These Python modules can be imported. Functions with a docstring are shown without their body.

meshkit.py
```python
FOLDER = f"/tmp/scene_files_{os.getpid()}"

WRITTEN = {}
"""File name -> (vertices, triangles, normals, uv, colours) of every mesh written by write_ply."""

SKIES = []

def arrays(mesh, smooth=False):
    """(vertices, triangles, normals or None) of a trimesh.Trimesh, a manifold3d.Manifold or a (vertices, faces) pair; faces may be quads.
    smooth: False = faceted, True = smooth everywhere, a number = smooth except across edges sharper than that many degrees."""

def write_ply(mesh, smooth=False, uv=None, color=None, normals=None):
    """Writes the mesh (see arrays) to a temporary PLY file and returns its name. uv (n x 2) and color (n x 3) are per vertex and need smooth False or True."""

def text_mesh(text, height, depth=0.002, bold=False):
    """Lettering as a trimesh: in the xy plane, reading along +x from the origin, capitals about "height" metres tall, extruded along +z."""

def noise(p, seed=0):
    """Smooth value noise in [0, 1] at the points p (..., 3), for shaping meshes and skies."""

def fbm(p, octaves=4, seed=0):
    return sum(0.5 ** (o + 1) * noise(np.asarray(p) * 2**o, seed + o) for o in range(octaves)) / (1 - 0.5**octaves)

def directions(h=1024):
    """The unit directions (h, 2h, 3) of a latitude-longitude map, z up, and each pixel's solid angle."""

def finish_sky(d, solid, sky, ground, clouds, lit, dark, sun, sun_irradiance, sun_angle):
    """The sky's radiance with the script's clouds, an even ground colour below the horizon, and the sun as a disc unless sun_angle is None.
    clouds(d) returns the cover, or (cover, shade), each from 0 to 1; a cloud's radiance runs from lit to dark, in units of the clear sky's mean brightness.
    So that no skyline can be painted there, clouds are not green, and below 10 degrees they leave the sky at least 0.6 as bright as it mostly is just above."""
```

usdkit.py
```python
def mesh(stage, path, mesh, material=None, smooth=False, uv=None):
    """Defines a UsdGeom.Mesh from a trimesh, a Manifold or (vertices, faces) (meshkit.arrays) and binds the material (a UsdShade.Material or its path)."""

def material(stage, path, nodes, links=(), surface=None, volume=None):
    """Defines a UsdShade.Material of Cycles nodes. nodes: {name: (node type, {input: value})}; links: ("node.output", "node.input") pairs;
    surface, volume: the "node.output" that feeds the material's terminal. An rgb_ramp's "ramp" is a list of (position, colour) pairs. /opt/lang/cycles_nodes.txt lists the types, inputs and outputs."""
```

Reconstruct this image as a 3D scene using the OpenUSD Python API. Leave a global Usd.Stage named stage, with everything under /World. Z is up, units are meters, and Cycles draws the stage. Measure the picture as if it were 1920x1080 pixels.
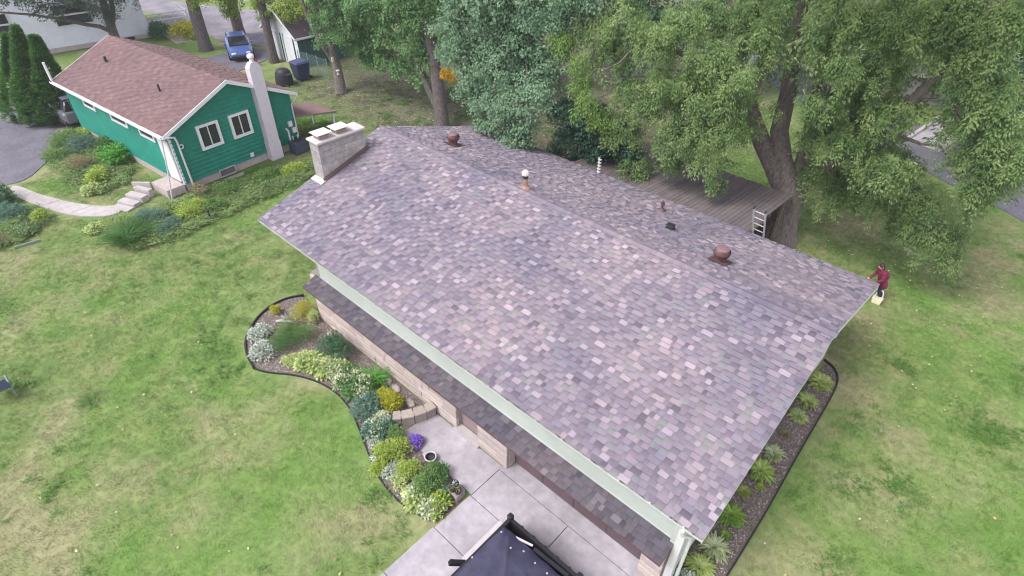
import math, random
import numpy as np, trimesh, usdkit, meshkit
import shapely
from shapely.geometry import Polygon, Point
from pxr import Usd, UsdGeom, UsdShade, UsdLux, Sdf, Gf, Vt

stage = Usd.Stage.CreateInMemory()
UsdGeom.SetStageUpAxis(stage, "Z")
UsdGeom.SetStageMetersPerUnit(stage, 1.0)
UsdGeom.Xform.Define(stage, "/World")
UsdGeom.Scope.Define(stage, "/World/Looks")
RNG = np.random.default_rng(7)

# ---------------------------------------------------------------- camera, sky, sun, exposure
CAM_POS, YAW, PITCH, ROLL, FPX = (19.2534, -7.3426, 14.6497), -0.734657, 0.670764, 0.014991, 1090.23
EXPOSURE = 1.15
SUN_ELEV, SUN_AZ = math.radians(55), math.radians(200)      # azimuth = atan2(x, y) of the direction towards the sun
SKY_STRENGTH, SUN_INT, SUN_ANGLE = 0.12, 0.34, 24.0


def setup_camera():
    cy, sy, cp, sp = math.cos(YAW), math.sin(YAW), math.cos(PITCH), math.sin(PITCH)
    f = np.array([sy * cp, cy * cp, -sp]); r = np.array([cy, -sy, 0.0]); u = np.cross(r, f)
    r2 = math.cos(ROLL) * r + math.sin(ROLL) * u; u2 = -math.sin(ROLL) * r + math.cos(ROLL) * u
    cam = UsdGeom.Camera.Define(stage, "/World/camera")
    cam.CreateHorizontalApertureAttr(36.0); cam.CreateVerticalApertureAttr(20.25)
    cam.CreateFocalLengthAttr(36.0 * FPX / 1920.0)
    cam.CreateClippingRangeAttr(Gf.Vec2f(0.1, 5000.0))
    cam.CreateExposureAttr(EXPOSURE)
    m = Gf.Matrix4d(*r2, 0, *u2, 0, *(-f), 0, *CAM_POS, 1)
    cam.AddTransformOp().Set(m)


setup_camera()
_sky = usdkit.material(stage, "/World/Looks/overcast_sky", {
    "tc": ("texture_coordinate", {}),
    "sky": ("sky_texture", {"sky_type": "single_scattering", "sun_disc": False, "sun_elevation": SUN_ELEV, "sun_rotation": SUN_AZ, "aerosol_density": 2.0}),
    "grey": ("hsv", {"saturation": 0.22, "value": 1.0}),
    "tint": ("mix_color", {"blend_type": "multiply", "fac": 1.0, "b": (1.03, 0.97, 1.06)}),
    "n": ("noise_texture", {"scale": 2.2, "detail": 5.0}),
    "cl": ("rgb_ramp", {"ramp": [(0.3, (0.85, 0.85, 0.86)), (0.7, (1.2, 1.2, 1.2))]}),
    "mul": ("mix_color", {"blend_type": "multiply", "fac": 1.0}),
    "bg": ("background_shader", {"strength": SKY_STRENGTH})},
    [("sky.color", "grey.color"), ("grey.color", "tint.a"), ("tc.generated", "n.vector"), ("n.fac", "cl.fac"), ("tint.result", "mul.a"), ("cl.color", "mul.b"), ("mul.result", "bg.color")],
    surface="bg.background")
dome = UsdLux.DomeLight.Define(stage, "/World/sky")
dome.CreateIntensityAttr(1.0)
UsdShade.MaterialBindingAPI.Apply(dome.GetPrim()).Bind(_sky)
dome.GetPrim().SetCustomDataByKey("kind", "structure")
sun = UsdLux.DistantLight.Define(stage, "/World/sun")
sun.CreateIntensityAttr(SUN_INT); sun.CreateAngleAttr(SUN_ANGLE); sun.CreateNormalizeAttr(True)
sun.CreateColorAttr(Gf.Vec3f(1.0, 0.965, 0.93))
_d = np.array([math.sin(SUN_AZ) * math.cos(SUN_ELEV), math.cos(SUN_AZ) * math.cos(SUN_ELEV), math.sin(SUN_ELEV)])
_x = np.cross([0, 0, 1], _d); _x /= np.linalg.norm(_x); _y = np.cross(_d, _x)
sun.AddTransformOp().Set(Gf.Matrix4d(*_x, 0, *_y, 0, *_d, 0, 0, 0, 60, 1))

# ---------------------------------------------------------------- helpers: names, things, parts
_taken = {}
_inv = {}


def fresh(parent, name):
    k = (parent, name); n = _taken.get(k, 0); _taken[k] = n + 1
    return f"{parent}/{name}" if n == 0 else f"{parent}/{name}_{n:03d}"


def setd(prim, label=None, cat=None, group=None, kind=None):
    for k, v in (("label", label), ("category", cat), ("group", group), ("kind", kind)):
        if v:
            prim.SetCustomDataByKey(k, v)


def thing(name, label, cat, loc=(0, 0, 0), rot=0.0, group=None, kind=None):
    p = fresh("/World", name); x = UsdGeom.Xform.Define(stage, p)
    x.AddTranslateOp().Set(Gf.Vec3d(*map(float, loc)))
    if rot:
        x.AddRotateZOp().Set(math.degrees(rot))
    setd(x.GetPrim(), label, cat, group, kind)
    _inv[p] = (np.array(loc, float), rot)
    return p


def copy(src, loc, rot=0.0, scale=1.0, label=None, group=None, cat=None, squash=1.0):
    name = src.split("/")[-1]
    base = name[:-4] if name[-4:-3] == "_" and name[-3:].isdigit() else name
    p = fresh("/World", base); x = UsdGeom.Xform.Define(stage, p); pr = x.GetPrim()
    pr.GetReferences().AddInternalReference(src)
    x.ClearXformOpOrder()
    x.AddTranslateOp().Set(Gf.Vec3d(*map(float, loc)))
    x.AddRotateZOp().Set(math.degrees(rot))
    x.AddScaleOp().Set(Gf.Vec3f(scale, scale, scale * squash))
    pr.SetInstanceable(True)
    was = stage.GetPrimAtPath(src).GetCustomData()
    setd(pr, label or was.get("label"), cat or was.get("category"), group or was.get("group"))
    return p


def root_of(path):
    return "/".join(path.split("/")[:3])


class MB:
    """collects triangles of one mesh, with a colour per vertex"""
    def __init__(self):
        self.v, self.f, self.c, self.n = [], [], [], 0

    def add(self, v, f, c=(1, 1, 1)):
        v = np.asarray(v, float).reshape(-1, 3)
        if isinstance(f, list) and len({len(q) for q in f}) > 1:
            f = sum([[q] if len(q) == 3 else [[q[0], q[1], q[2]], [q[0], q[2], q[3]]] for q in map(list, f)], [])
        f = np.asarray(f, int)
        if f.shape[1] == 4:
            f = np.vstack([f[:, [0, 1, 2]], f[:, [0, 2, 3]]])
        c = np.asarray(c, float)
        self.v.append(v); self.f.append(f + self.n)
        self.c.append(np.broadcast_to(c, v.shape) if c.ndim == 1 else c)
        self.n += len(v)
        return self

    def tm(self, m, c=(1, 1, 1)):
        v, f, _ = meshkit.arrays(m)
        return self.add(v, f, c)

    def hexa(self, p, c=(1, 1, 1)):
        return self.add(p, [[0, 3, 2, 1], [4, 5, 6, 7], [0, 1, 5, 4], [1, 2, 6, 5], [2, 3, 7, 6], [3, 0, 4, 7]], c)

    def box(self, x0, x1, y0, y1, z0, z1, c=(1, 1, 1)):
        return self.hexa([(x0, y0, z0), (x1, y0, z0), (x1, y1, z0), (x0, y1, z0), (x0, y0, z1), (x1, y0, z1), (x1, y1, z1), (x0, y1, z1)], c)

    def cbox(self, x0, x1, y0, y1, z0, z1, b=0.01, c=(1, 1, 1)):
        """box with chamfered edges"""
        s = [(x0, x1), (y0, y1), (z0, z1)]; pts = []
        for ax in range(3):
            for i in (0, 1):
                for j in (0, 1):
                    for k in (0, 1):
                        q = [s[0][i], s[1][j], s[2][k]]
                        for a2, ijk in zip(range(3), (i, j, k)):
                            if a2 != ax:
                                q[a2] += b if ijk == 0 else -b
                        pts.append(q)
        return self.tm(trimesh.Trimesh(np.array(pts)).convex_hull, c)

    def obox(self, o, ux, uy, uz, c=(1, 1, 1)):
        o, ux, uy, uz = map(lambda q: np.asarray(q, float), (o, ux, uy, uz))
        return self.hexa([o, o + ux, o + ux + uy, o + uy, o + uz, o + ux + uz, o + ux + uy + uz, o + uy + uz], c)

    def beam(self, a, b, w, h, up=(0, 0, 1), c=(1, 1, 1)):
        a, b, up = (np.asarray(q, float) for q in (a, b, up))
        d = b - a; s = np.cross(d, up); s /= np.linalg.norm(s) + 1e-12; t = np.cross(s, d); t /= np.linalg.norm(t) + 1e-12
        return self.obox(a - s * w / 2 - t * h / 2, d, s * w, t * h, c)

    def prism(self, poly, z0, z1, c=(1, 1, 1)):
        m = trimesh.creation.extrude_polygon(poly if isinstance(poly, Polygon) else Polygon(poly), z1 - z0, engine="earcut")
        m.apply_translation([0, 0, z0])
        return self.tm(m, c)

    def tube(self, pts, r, sides=8, c=(1, 1, 1), caps=True):
        p = np.asarray(pts, float); r = np.broadcast_to(np.asarray(r, float), (len(p),))
        t = np.gradient(p, axis=0); t /= np.linalg.norm(t, axis=1, keepdims=True) + 1e-12
        ref = np.array([1.0, 0, 0]) if abs(t[0, 0]) < 0.8 else np.array([0, 1.0, 0])
        A = []
        a = ref
        for k in range(len(p)):
            a = a - t[k] * (a @ t[k]); a /= np.linalg.norm(a) + 1e-12; A.append(a)
        A = np.array(A); B = np.cross(t, A)
        ang = np.arange(sides) * 2 * np.pi / sides
        v = (p[:, None] + r[:, None, None] * (np.cos(ang)[None, :, None] * A[:, None] + np.sin(ang)[None, :, None] * B[:, None])).reshape(-1, 3)
        i, j = np.meshgrid(np.arange(len(p) - 1), np.arange(sides), indexing="ij")
        q = np.stack([i * sides + j, i * sides + (j + 1) % sides, (i + 1) * sides + (j + 1) % sides, (i + 1) * sides + j], -1).reshape(-1, 4)
        f = np.vstack([q[:, [0, 1, 2]], q[:, [0, 2, 3]]])
        if caps:
            n0 = len(v); v = np.vstack([v, p[0], p[-1]])
            k = np.arange(sides); e = (len(p) - 1) * sides
            f = np.vstack([f, np.stack([np.full(sides, n0), (k + 1) % sides, k], 1), np.stack([np.full(sides, n0 + 1), e + k, e + (k + 1) % sides], 1)])
        return self.add(v, f, c)

    def lathe(self, prof, o=(0, 0, 0), sides=20, c=(1, 1, 1)):
        prof = np.asarray(prof, float); ang = np.arange(sides) * 2 * np.pi / sides
        v = np.stack([prof[:, 0, None] * np.cos(ang), prof[:, 0, None] * np.sin(ang), np.repeat(prof[:, 1, None], sides, 1)], -1).reshape(-1, 3) + np.asarray(o, float)
        i, j = np.meshgrid(np.arange(len(prof) - 1), np.arange(sides), indexing="ij")
        q = np.stack([i * sides + j, i * sides + (j + 1) % sides, (i + 1) * sides + (j + 1) % sides, (i + 1) * sides + j], -1).reshape(-1, 4)
        return self.add(v, q, c)

    def arrays(self):
        return np.vstack(self.v), np.vstack(self.f), np.vstack(self.c)


def put(path, mb, mat, smooth=False, tint=True, loc=None, rot=0.0):
    v, f, c = mb.arrays()
    if loc is not None:
        v = v - loc
        if rot:
            cs, sn = math.cos(-rot), math.sin(-rot)
            v = v @ np.array([[cs, sn, 0], [-sn, cs, 0], [0, 0, 1]])
    if smooth:
        m = usdkit.mesh(stage, path, (v, f), mat, smooth=smooth)
        return m
    m = usdkit.mesh(stage, path, (v, f), mat)
    if tint and (c != 1).any():
        UsdGeom.PrimvarsAPI(m).CreatePrimvar("tint", Sdf.ValueTypeNames.Float3Array, "vertex").Set(Vt.Vec3fArray.FromNumpy(c.astype(np.float32)))
    return m


def part(parent, name, mb, mat, smooth=False, label=None, kind=None):
    p = fresh(parent, name)
    loc, rot = _inv[root_of(parent)]
    m = put(p, mb, mat, smooth, loc=loc, rot=rot)
    setd(m.GetPrim(), label=label, kind=kind)
    return p


def solo(name, mb, mat, label=None, cat=None, group=None, kind=None, smooth=False):
    p = fresh("/World", name); m = put(p, mb, mat, smooth)
    setd(m.GetPrim(), label, cat, group, kind)
    _inv[p] = (np.zeros(3), 0.0)
    return p


def quat_from(R):
    """(n,3,3) matrices whose columns are the axes -> quaternions (w, x, y, z)"""
    w = np.sqrt(np.maximum(0, 1 + R[:, 0, 0] + R[:, 1, 1] + R[:, 2, 2])) / 2
    x = np.copysign(np.sqrt(np.maximum(0, 1 + R[:, 0, 0] - R[:, 1, 1] - R[:, 2, 2])) / 2, R[:, 2, 1] - R[:, 1, 2])
    y = np.copysign(np.sqrt(np.maximum(0, 1 - R[:, 0, 0] + R[:, 1, 1] - R[:, 2, 2])) / 2, R[:, 0, 2] - R[:, 2, 0])
    z = np.copysign(np.sqrt(np.maximum(0, 1 - R[:, 0, 0] - R[:, 1, 1] + R[:, 2, 2])) / 2, R[:, 1, 0] - R[:, 0, 1])
    return np.stack([w, x, y, z], 1)


def instancer(path, protos, pos, quat, scale, ids):
    """protos: list of (child name, MB, material)"""
    pi = UsdGeom.PointInstancer.Define(stage, path)
    for k, (nm, mb, mat) in enumerate(protos):
        cp = fresh(path, nm); put(cp, mb, mat)
        pi.CreatePrototypesRel().AddTarget(cp)
    pi.CreateProtoIndicesAttr(Vt.IntArray.FromNumpy(np.asarray(ids, np.int32)))
    pi.CreatePositionsAttr(Vt.Vec3fArray.FromNumpy(np.asarray(pos, np.float32)))
    q = np.asarray(quat, np.float32)
    pi.CreateOrientationsfAttr(Vt.QuatfArray([Gf.Quatf(float(a), float(b), float(c), float(d)) for a, b, c, d in q])) if hasattr(pi, "CreateOrientationsfAttr") and False else pi.CreateOrientationsAttr(Vt.QuathArray([Gf.Quath(float(a), float(b), float(c), float(d)) for a, b, c, d in q]))
    s = np.asarray(scale, np.float32)
    pi.CreateScalesAttr(Vt.Vec3fArray.FromNumpy(np.repeat(s[:, None], 3, 1) if s.ndim == 1 else s))
    return pi


# ---------------------------------------------------------------- materials
def mul(c, k):
    return tuple(float(min(1.0, x * k)) for x in c)


_mats = {}


def mat(name, col, rough=0.7, var=0.18, scale=5.0, detail=5.0, bump=0.0, bscale=60.0, bdist=0.01, metallic=0.0, col2=None, spec=0.5, big=0.0):
    """plain surface: colour mottled by world-space noise, with fine relief"""
    if name in _mats:
        return _mats[name]
    lo = col2 if col2 is not None else mul(col, 1 - var)
    hi = mul(col, 1 + var)
    nodes = {"g": ("geometry", {}), "n": ("noise_texture", {"scale": scale, "detail": detail, "roughness": 0.6}),
             "r": ("rgb_ramp", {"ramp": [(0.3, lo), (0.7, hi)]}),
             "p": ("principled_bsdf", {"roughness": rough, "metallic": metallic, "specular_ior_level": spec})}
    links = [("g.position", "n.vector"), ("n.fac", "r.fac"), ("r.color", "p.base_color")]
    if big:
        nodes["n2"] = ("noise_texture", {"scale": scale * 0.13, "detail": 3.0})
        nodes["r2"] = ("rgb_ramp", {"ramp": [(0.3, (1 - big,) * 3), (0.7, (1 + big * 0.4,) * 3)]})
        nodes["mx"] = ("mix_color", {"blend_type": "multiply", "fac": 1.0, "use_clamp": True})
        links = links[:-1] + [("g.position", "n2.vector"), ("n2.fac", "r2.fac"), ("r.color", "mx.a"), ("r2.color", "mx.b"), ("mx.result", "p.base_color")]
    if bump:
        nodes["bn"] = ("noise_texture", {"scale": bscale, "detail": 4.0})
        nodes["b"] = ("bump", {"strength": bump, "distance": bdist})
        links += [("g.position", "bn.vector"), ("bn.fac", "b.height"), ("b.normal", "p.normal")]
    _mats[name] = usdkit.material(stage, "/World/Looks/" + name, nodes, links, surface="p.BSDF")
    return _mats[name]


def tintmat(name, rough=0.85, var=0.2, scale=40.0, translucent=0.0, spec=0.4, stain=0.0, bump=0.3):
    """surface whose own colour is carried by its mesh (primvar tint), mottled by noise"""
    nodes = {"a": ("attribute", {"attribute": "tint"}), "g": ("geometry", {}),
             "n": ("noise_texture", {"scale": scale, "detail": 4.0, "roughness": 0.65}),
             "r": ("rgb_ramp", {"ramp": [(0.25, (1 - var,) * 3), (0.75, (1 + var,) * 3)]}),
             "m": ("mix_color", {"blend_type": "multiply", "fac": 1.0}),
             "p": ("principled_bsdf", {"roughness": rough, "specular_ior_level": spec})}
    links = [("g.position", "n.vector"), ("n.fac", "r.fac"), ("a.color", "m.a"), ("r.color", "m.b")]
    out = "m.result"
    if stain:
        nodes["n2"] = ("noise_texture", {"scale": 0.45, "detail": 5.0, "roughness": 0.6})
        nodes["r2"] = ("rgb_ramp", {"ramp": [(0.3, (1 - stain, 1 - stain * .8, 1 - stain * 0.4)), (0.7, (1 + stain, 1 + stain * 0.8, 1 + stain * .55))]})
        nodes["m2"] = ("mix_color", {"blend_type": "multiply", "fac": 1.0})
        links += [("g.position", "n2.vector"), ("n2.fac", "r2.fac"), ("m.result", "m2.a"), ("r2.color", "m2.b")]
        out = "m2.result"
    links.append((out, "p.base_color"))
    surf = "p.BSDF"
    if translucent:
        nodes["t"] = ("translucent_bsdf", {}); nodes["mc"] = ("mix_closure", {"fac": translucent})
        links += [(out, "t.color"), ("p.BSDF", "mc.closure1"), ("t.BSDF", "mc.closure2")]
        surf = "mc.closure"
    elif bump:
        nodes["b"] = ("bump", {"strength": bump, "distance": 0.004})
        nodes["bn"] = ("noise_texture", {"scale": 180.0, "detail": 2.0})
        links += [("g.position", "bn.vector"), ("bn.fac", "b.height"), ("b.normal", "p.normal")]
    _mats[name] = usdkit.material(stage, "/World/Looks/" + name, nodes, links, surface=surf)
    return _mats[name]


def leafmat(name, stops, translucent=0.3, rough=0.5, patch=1.3):
    """foliage: colour differs from leaf to leaf, from spray to spray and in patches through the crown"""
    nodes = {"g": ("geometry", {}), "o": ("object_info", {}), "n": ("noise_texture", {"scale": patch, "detail": 2.0}),
             "w": ("math", {"math_type": "multiply", "value2": 0.42}), "w2": ("math", {"math_type": "multiply", "value2": 0.18}),
             "nr": ("map_range", {"from_min": 0.3, "from_max": 0.7, "to_min": 0.0, "to_max": 0.42, "clamp": True}),
             "s": ("math", {"math_type": "add"}), "s2": ("math", {"math_type": "add"}),
             "r": ("rgb_ramp", {"ramp": stops}), "p": ("principled_bsdf", {"roughness": rough, "specular_ior_level": 0.5}),
             "t": ("translucent_bsdf", {}), "mc": ("mix_closure", {"fac": translucent})}
    links = [("g.position", "n.vector"), ("g.random_per_island", "w.value1"), ("o.random", "w2.value1"), ("n.fac", "nr.value"), ("w.value", "s.value1"), ("w2.value", "s.value2"),
             ("s.value", "s2.value1"), ("nr.result", "s2.value2"), ("s2.value", "r.fac"), ("r.color", "p.base_color"), ("r.color", "t.color"), ("p.BSDF", "mc.closure1"), ("t.BSDF", "mc.closure2")]
    _mats[name] = usdkit.material(stage, "/World/Looks/" + name, nodes, links, surface="mc.closure")
    return _mats[name]


def paint(name, col, rough=0.35, metallic=0.0, coat=0.0):
    if name not in _mats:
        _mats[name] = usdkit.material(stage, "/World/Looks/" + name, {"g": ("geometry", {}), "n": ("noise_texture", {"scale": 9.0, "detail": 4.0}),
            "r": ("rgb_ramp", {"ramp": [(0.3, mul(col, 0.9)), (0.7, mul(col, 1.08))]}), "rr": ("map_range", {"to_min": rough * 0.8, "to_max": rough * 1.3}),
            "p": ("principled_bsdf", {"metallic": metallic, "coat_weight": coat})},
            [("g.position", "n.vector"), ("n.fac", "r.fac"), ("n.fac", "rr.value"), ("r.color", "p.base_color"), ("rr.result", "p.roughness")], surface="p.BSDF")
    return _mats[name]


def glassmat(name="window_glass", col=(0.02, 0.022, 0.025)):
    if name not in _mats:
        _mats[name] = usdkit.material(stage, "/World/Looks/" + name, {"p": ("principled_bsdf", {"base_color": col, "roughness": 0.06, "specular_ior_level": 0.6})}, [], surface="p.BSDF")
    return _mats[name]
# ---------------------------------------------------------------- ground
BED_L = [(1.18, .3), (.85, -.38), (1.0, -1.4), (1.75, -2.35), (2.54, -2.8), (3.47, -2.98), (4.01, -2.75), (4.82, -2.12), (5.98, -1.68), (7.25, -1.7), (8.75, -2.25), (9.94, -2.68), (10.87, -2.78), (11.6, -2.7), (12.2, -2.45), (12.30, -2.0), (12.28, -1.3), (11.3, -1.25), (10.3, -1.25), (9.35, -1.35), (9.3, -.02), (3.0, -.02), (1.9, .3)]
BED_R = [(17.62, 10.9), (18.05, 10.75), (18.35, 10.3), (18.45, 9.4), (18.5, 6.7), (18.6, 4.07), (18.62, 2.4), (18.62, .3), (18.4, -.9), (17.75, -.9), (17.62, -.3)]
PATH = [(-17.3, -5.1), (-16.0, -5.25), (-14.66, -4.9), (-13.2, -4.45), (-12.0, -3.95), (-11.0, -3.2), (-10.45, -2.4), (-11.2, -1.75), (-11.64, -2.5), (-12.6, -3.2), (-14.02, -3.86), (-15.6, -4.45), (-16.96, -4.75)]
N_DRIVE = [(-17.2, -4.6), (-18.3, -6.0), (-20, -9), (-26, -16), (-34, -16), (-30, -6), (-30.5, 1.5), (-31, 16), (-26.5, 16), (-24.0, 1.2), (-23.6, -.2), (-21.2, -1.7), (-19.0, -3.0)]
ROAD = [(40, 14.5), (21.3, 27.3), (17.2, 29.2), (10, 33.5), (-5, 44), (-2, 49), (12, 38.0), (20.8, 33.3), (44, 20)]
FAR_DRIVE = [(-31, 16), (-26.5, 16), (-30, 22), (-38, 24), (-46, 19), (-70, 12), (-70, 6), (-46, 15.2), (-38, 14.6), (-33.5, 14)]


def smoothpoly(p, n=3):
    p = np.array(p, float)
    for _ in range(n):
        q = np.roll(p, -1, 0); p = np.stack([.75 * p + .25 * q, .25 * p + .75 * q], 1).reshape(-1, 2)
    return Polygon(p).buffer(0)


def rampnoise(scale, lo, hi, tag, detail=5.0):
    return {f"n{tag}": ("noise_texture", {"scale": scale, "detail": detail, "roughness": 0.6}), f"m{tag}": ("map_range", {"from_min": lo, "from_max": hi, "clamp": True})}, \
        [("g.position", f"n{tag}.vector"), (f"n{tag}.fac", f"m{tag}.value")]


def turf(name, blades):
    nodes = {"g": ("geometry", {}), "xyz": ("separate_xyz", {}), "p": ("principled_bsdf", {"roughness": 0.8, "specular_ior_level": 0.25})}
    links = [("g.position", "xyz.vector")]
    for tag, sc, lo, hi, det in (("a", 0.26, .46, .60, 6.0), ("b", 0.95, .42, .64, 5.0), ("c", 5.0, .35, .68, 4.0), ("d", .15, .46, .58, 4.0)):
        nn, ll = rampnoise(sc, lo, hi, tag, det); nodes.update(nn); links += ll
    G1, G2 = (0.135, 0.210, 0.060), (0.205, 0.255, 0.088)
    DRY, LUSH = (0.315, 0.292, 0.165), (0.105, 0.235, 0.034)
    nodes.update({"c1": ("mix_color", {"a": G1, "b": G2}), "c2": ("mix_color", {"b": DRY}), "f2": ("math", {"math_type": "multiply", "value2": 0.75}),
                  "c3": ("mix_color", {"b": LUSH}), "f3": ("math", {"math_type": "multiply", "value2": 0.55}),
                  "hc": ("rgb_ramp", {"ramp": [(0, (.84, .84, .84)), (1, (1.14, 1.14, 1.14))]}), "c4": ("mix_color", {"blend_type": "multiply", "fac": 1.0})})
    links += [("mb.result", "c1.fac"), ("c1.result", "c2.a"), ("ma.result", "f2.value1"), ("f2.value", "c2.fac"), ("c2.result", "c3.a"), ("md.result", "f3.value1"), ("f3.value", "c3.fac"),
              ("c3.result", "c4.a"), ("mc.result", "hc.fac"), ("hc.color", "c4.b")]
    # bare, leaf-strewn earth under the back-yard trees
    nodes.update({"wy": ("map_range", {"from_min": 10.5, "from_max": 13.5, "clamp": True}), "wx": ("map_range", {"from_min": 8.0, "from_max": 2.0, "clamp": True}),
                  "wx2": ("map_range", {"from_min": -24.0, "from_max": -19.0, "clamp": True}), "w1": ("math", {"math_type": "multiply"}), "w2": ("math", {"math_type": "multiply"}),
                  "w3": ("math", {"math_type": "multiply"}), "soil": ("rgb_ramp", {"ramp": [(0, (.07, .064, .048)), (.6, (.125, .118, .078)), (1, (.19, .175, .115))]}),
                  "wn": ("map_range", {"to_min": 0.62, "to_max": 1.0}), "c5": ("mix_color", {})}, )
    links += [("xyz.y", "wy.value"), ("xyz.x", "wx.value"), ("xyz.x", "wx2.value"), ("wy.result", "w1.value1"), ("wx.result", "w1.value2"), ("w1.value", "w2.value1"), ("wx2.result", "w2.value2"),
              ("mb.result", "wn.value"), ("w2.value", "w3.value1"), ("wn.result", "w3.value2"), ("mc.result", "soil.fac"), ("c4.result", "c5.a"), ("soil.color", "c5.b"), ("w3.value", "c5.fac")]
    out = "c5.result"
    if blades:
        nodes.update({"ir": ("rgb_ramp", {"ramp": [(0, (.95, 1.0, .95)), (1, (1.32, 1.25, 1.2))]}), "c6": ("mix_color", {"blend_type": "multiply", "fac": 1.0}), "t": ("translucent_bsdf", {}), "mcl": ("mix_closure", {"fac": 0.25})})
        links += [("g.random_per_island", "ir.fac"), ("c5.result", "c6.a"), ("ir.color", "c6.b"), ("c6.result", "p.base_color"), ("c6.result", "t.color"), ("p.BSDF", "mcl.closure1"), ("t.BSDF", "mcl.closure2")]
        return usdkit.material(stage, "/World/Looks/" + name, nodes, links, surface="mcl.closure")
    nodes.update({"bn": ("noise_texture", {"scale": 35.0, "detail": 3.0}), "b": ("bump", {"strength": 0.4, "distance": 0.02})})
    links += [(out, "p.base_color"), ("g.position", "bn.vector"), ("bn.fac", "b.height"), ("b.normal", "p.normal")]
    return usdkit.material(stage, "/World/Looks/" + name, nodes, links, surface="p.BSDF")


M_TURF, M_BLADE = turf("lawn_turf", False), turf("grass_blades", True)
_ax = np.concatenate([[-3000, -900, -300, -160], np.arange(-110, 71, 2.0), [120, 300, 900, 3000]])
_ay = np.concatenate([[-3000, -900, -300, -120, -60], np.arange(-40, 121, 2.0), [180, 320, 900, 3000]])
gx, gy = np.meshgrid(_ax, _ay, indexing="ij")
gz = -0.05 * meshkit.fbm(np.stack([gx * .15, gy * .15, gx * 0], -1), 3, 5)
gz = gz * 0.8
_i, _j = np.meshgrid(np.arange(len(_ax) - 1), np.arange(len(_ay) - 1), indexing="ij"); _n = len(_ay)
_mb = MB().add(np.stack([gx, gy, gz], -1).reshape(-1, 3), np.stack([_i * _n + _j, (_i + 1) * _n + _j, (_i + 1) * _n + _j + 1, _i * _n + _j + 1], -1).reshape(-1, 4))
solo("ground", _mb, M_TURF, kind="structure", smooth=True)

M_CONC = mat("concrete", (.40, .375, .40), .85, .16, 4.0, 7, .35, 90, .006, big=.34)
M_CONC2 = mat("pale_concrete", (.42, .39, .375), .85, .14, 3.0, 6, .35, 90, .006, big=.16)
M_ASPH = mat("asphalt", (.145, .140, .165), .9, .22, 7.0, 6, .5, 120, .006, big=.25)
M_MULCH = mat("bark_mulch", (.19, .16, .14), .95, .5, 26.0, 6, 1.0, 45, .03, col2=(.055, .042, .036))
M_EDGE = mat("black_edging", (.018, .018, .02), .5, .2)

solo("neighbour_driveway", MB().prism(smoothpoly(N_DRIVE, 2), -.1, .012), M_ASPH, kind="structure")
solo("far_driveway", MB().prism(smoothpoly(FAR_DRIVE, 1), -.1, .008), mat("worn_asphalt", (.24, .225, .25), .9, .25, 5, 6, .4, 60, .01, big=.3), kind="structure")
solo("road", MB().prism(smoothpoly(ROAD, 1), -.1, .016), M_ASPH, kind="structure")
solo("street", MB().prism([(-80, -25), (80, -25), (80, -17.5), (-80, -17.5)], -.1, .016), M_ASPH, kind="structure")

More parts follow.
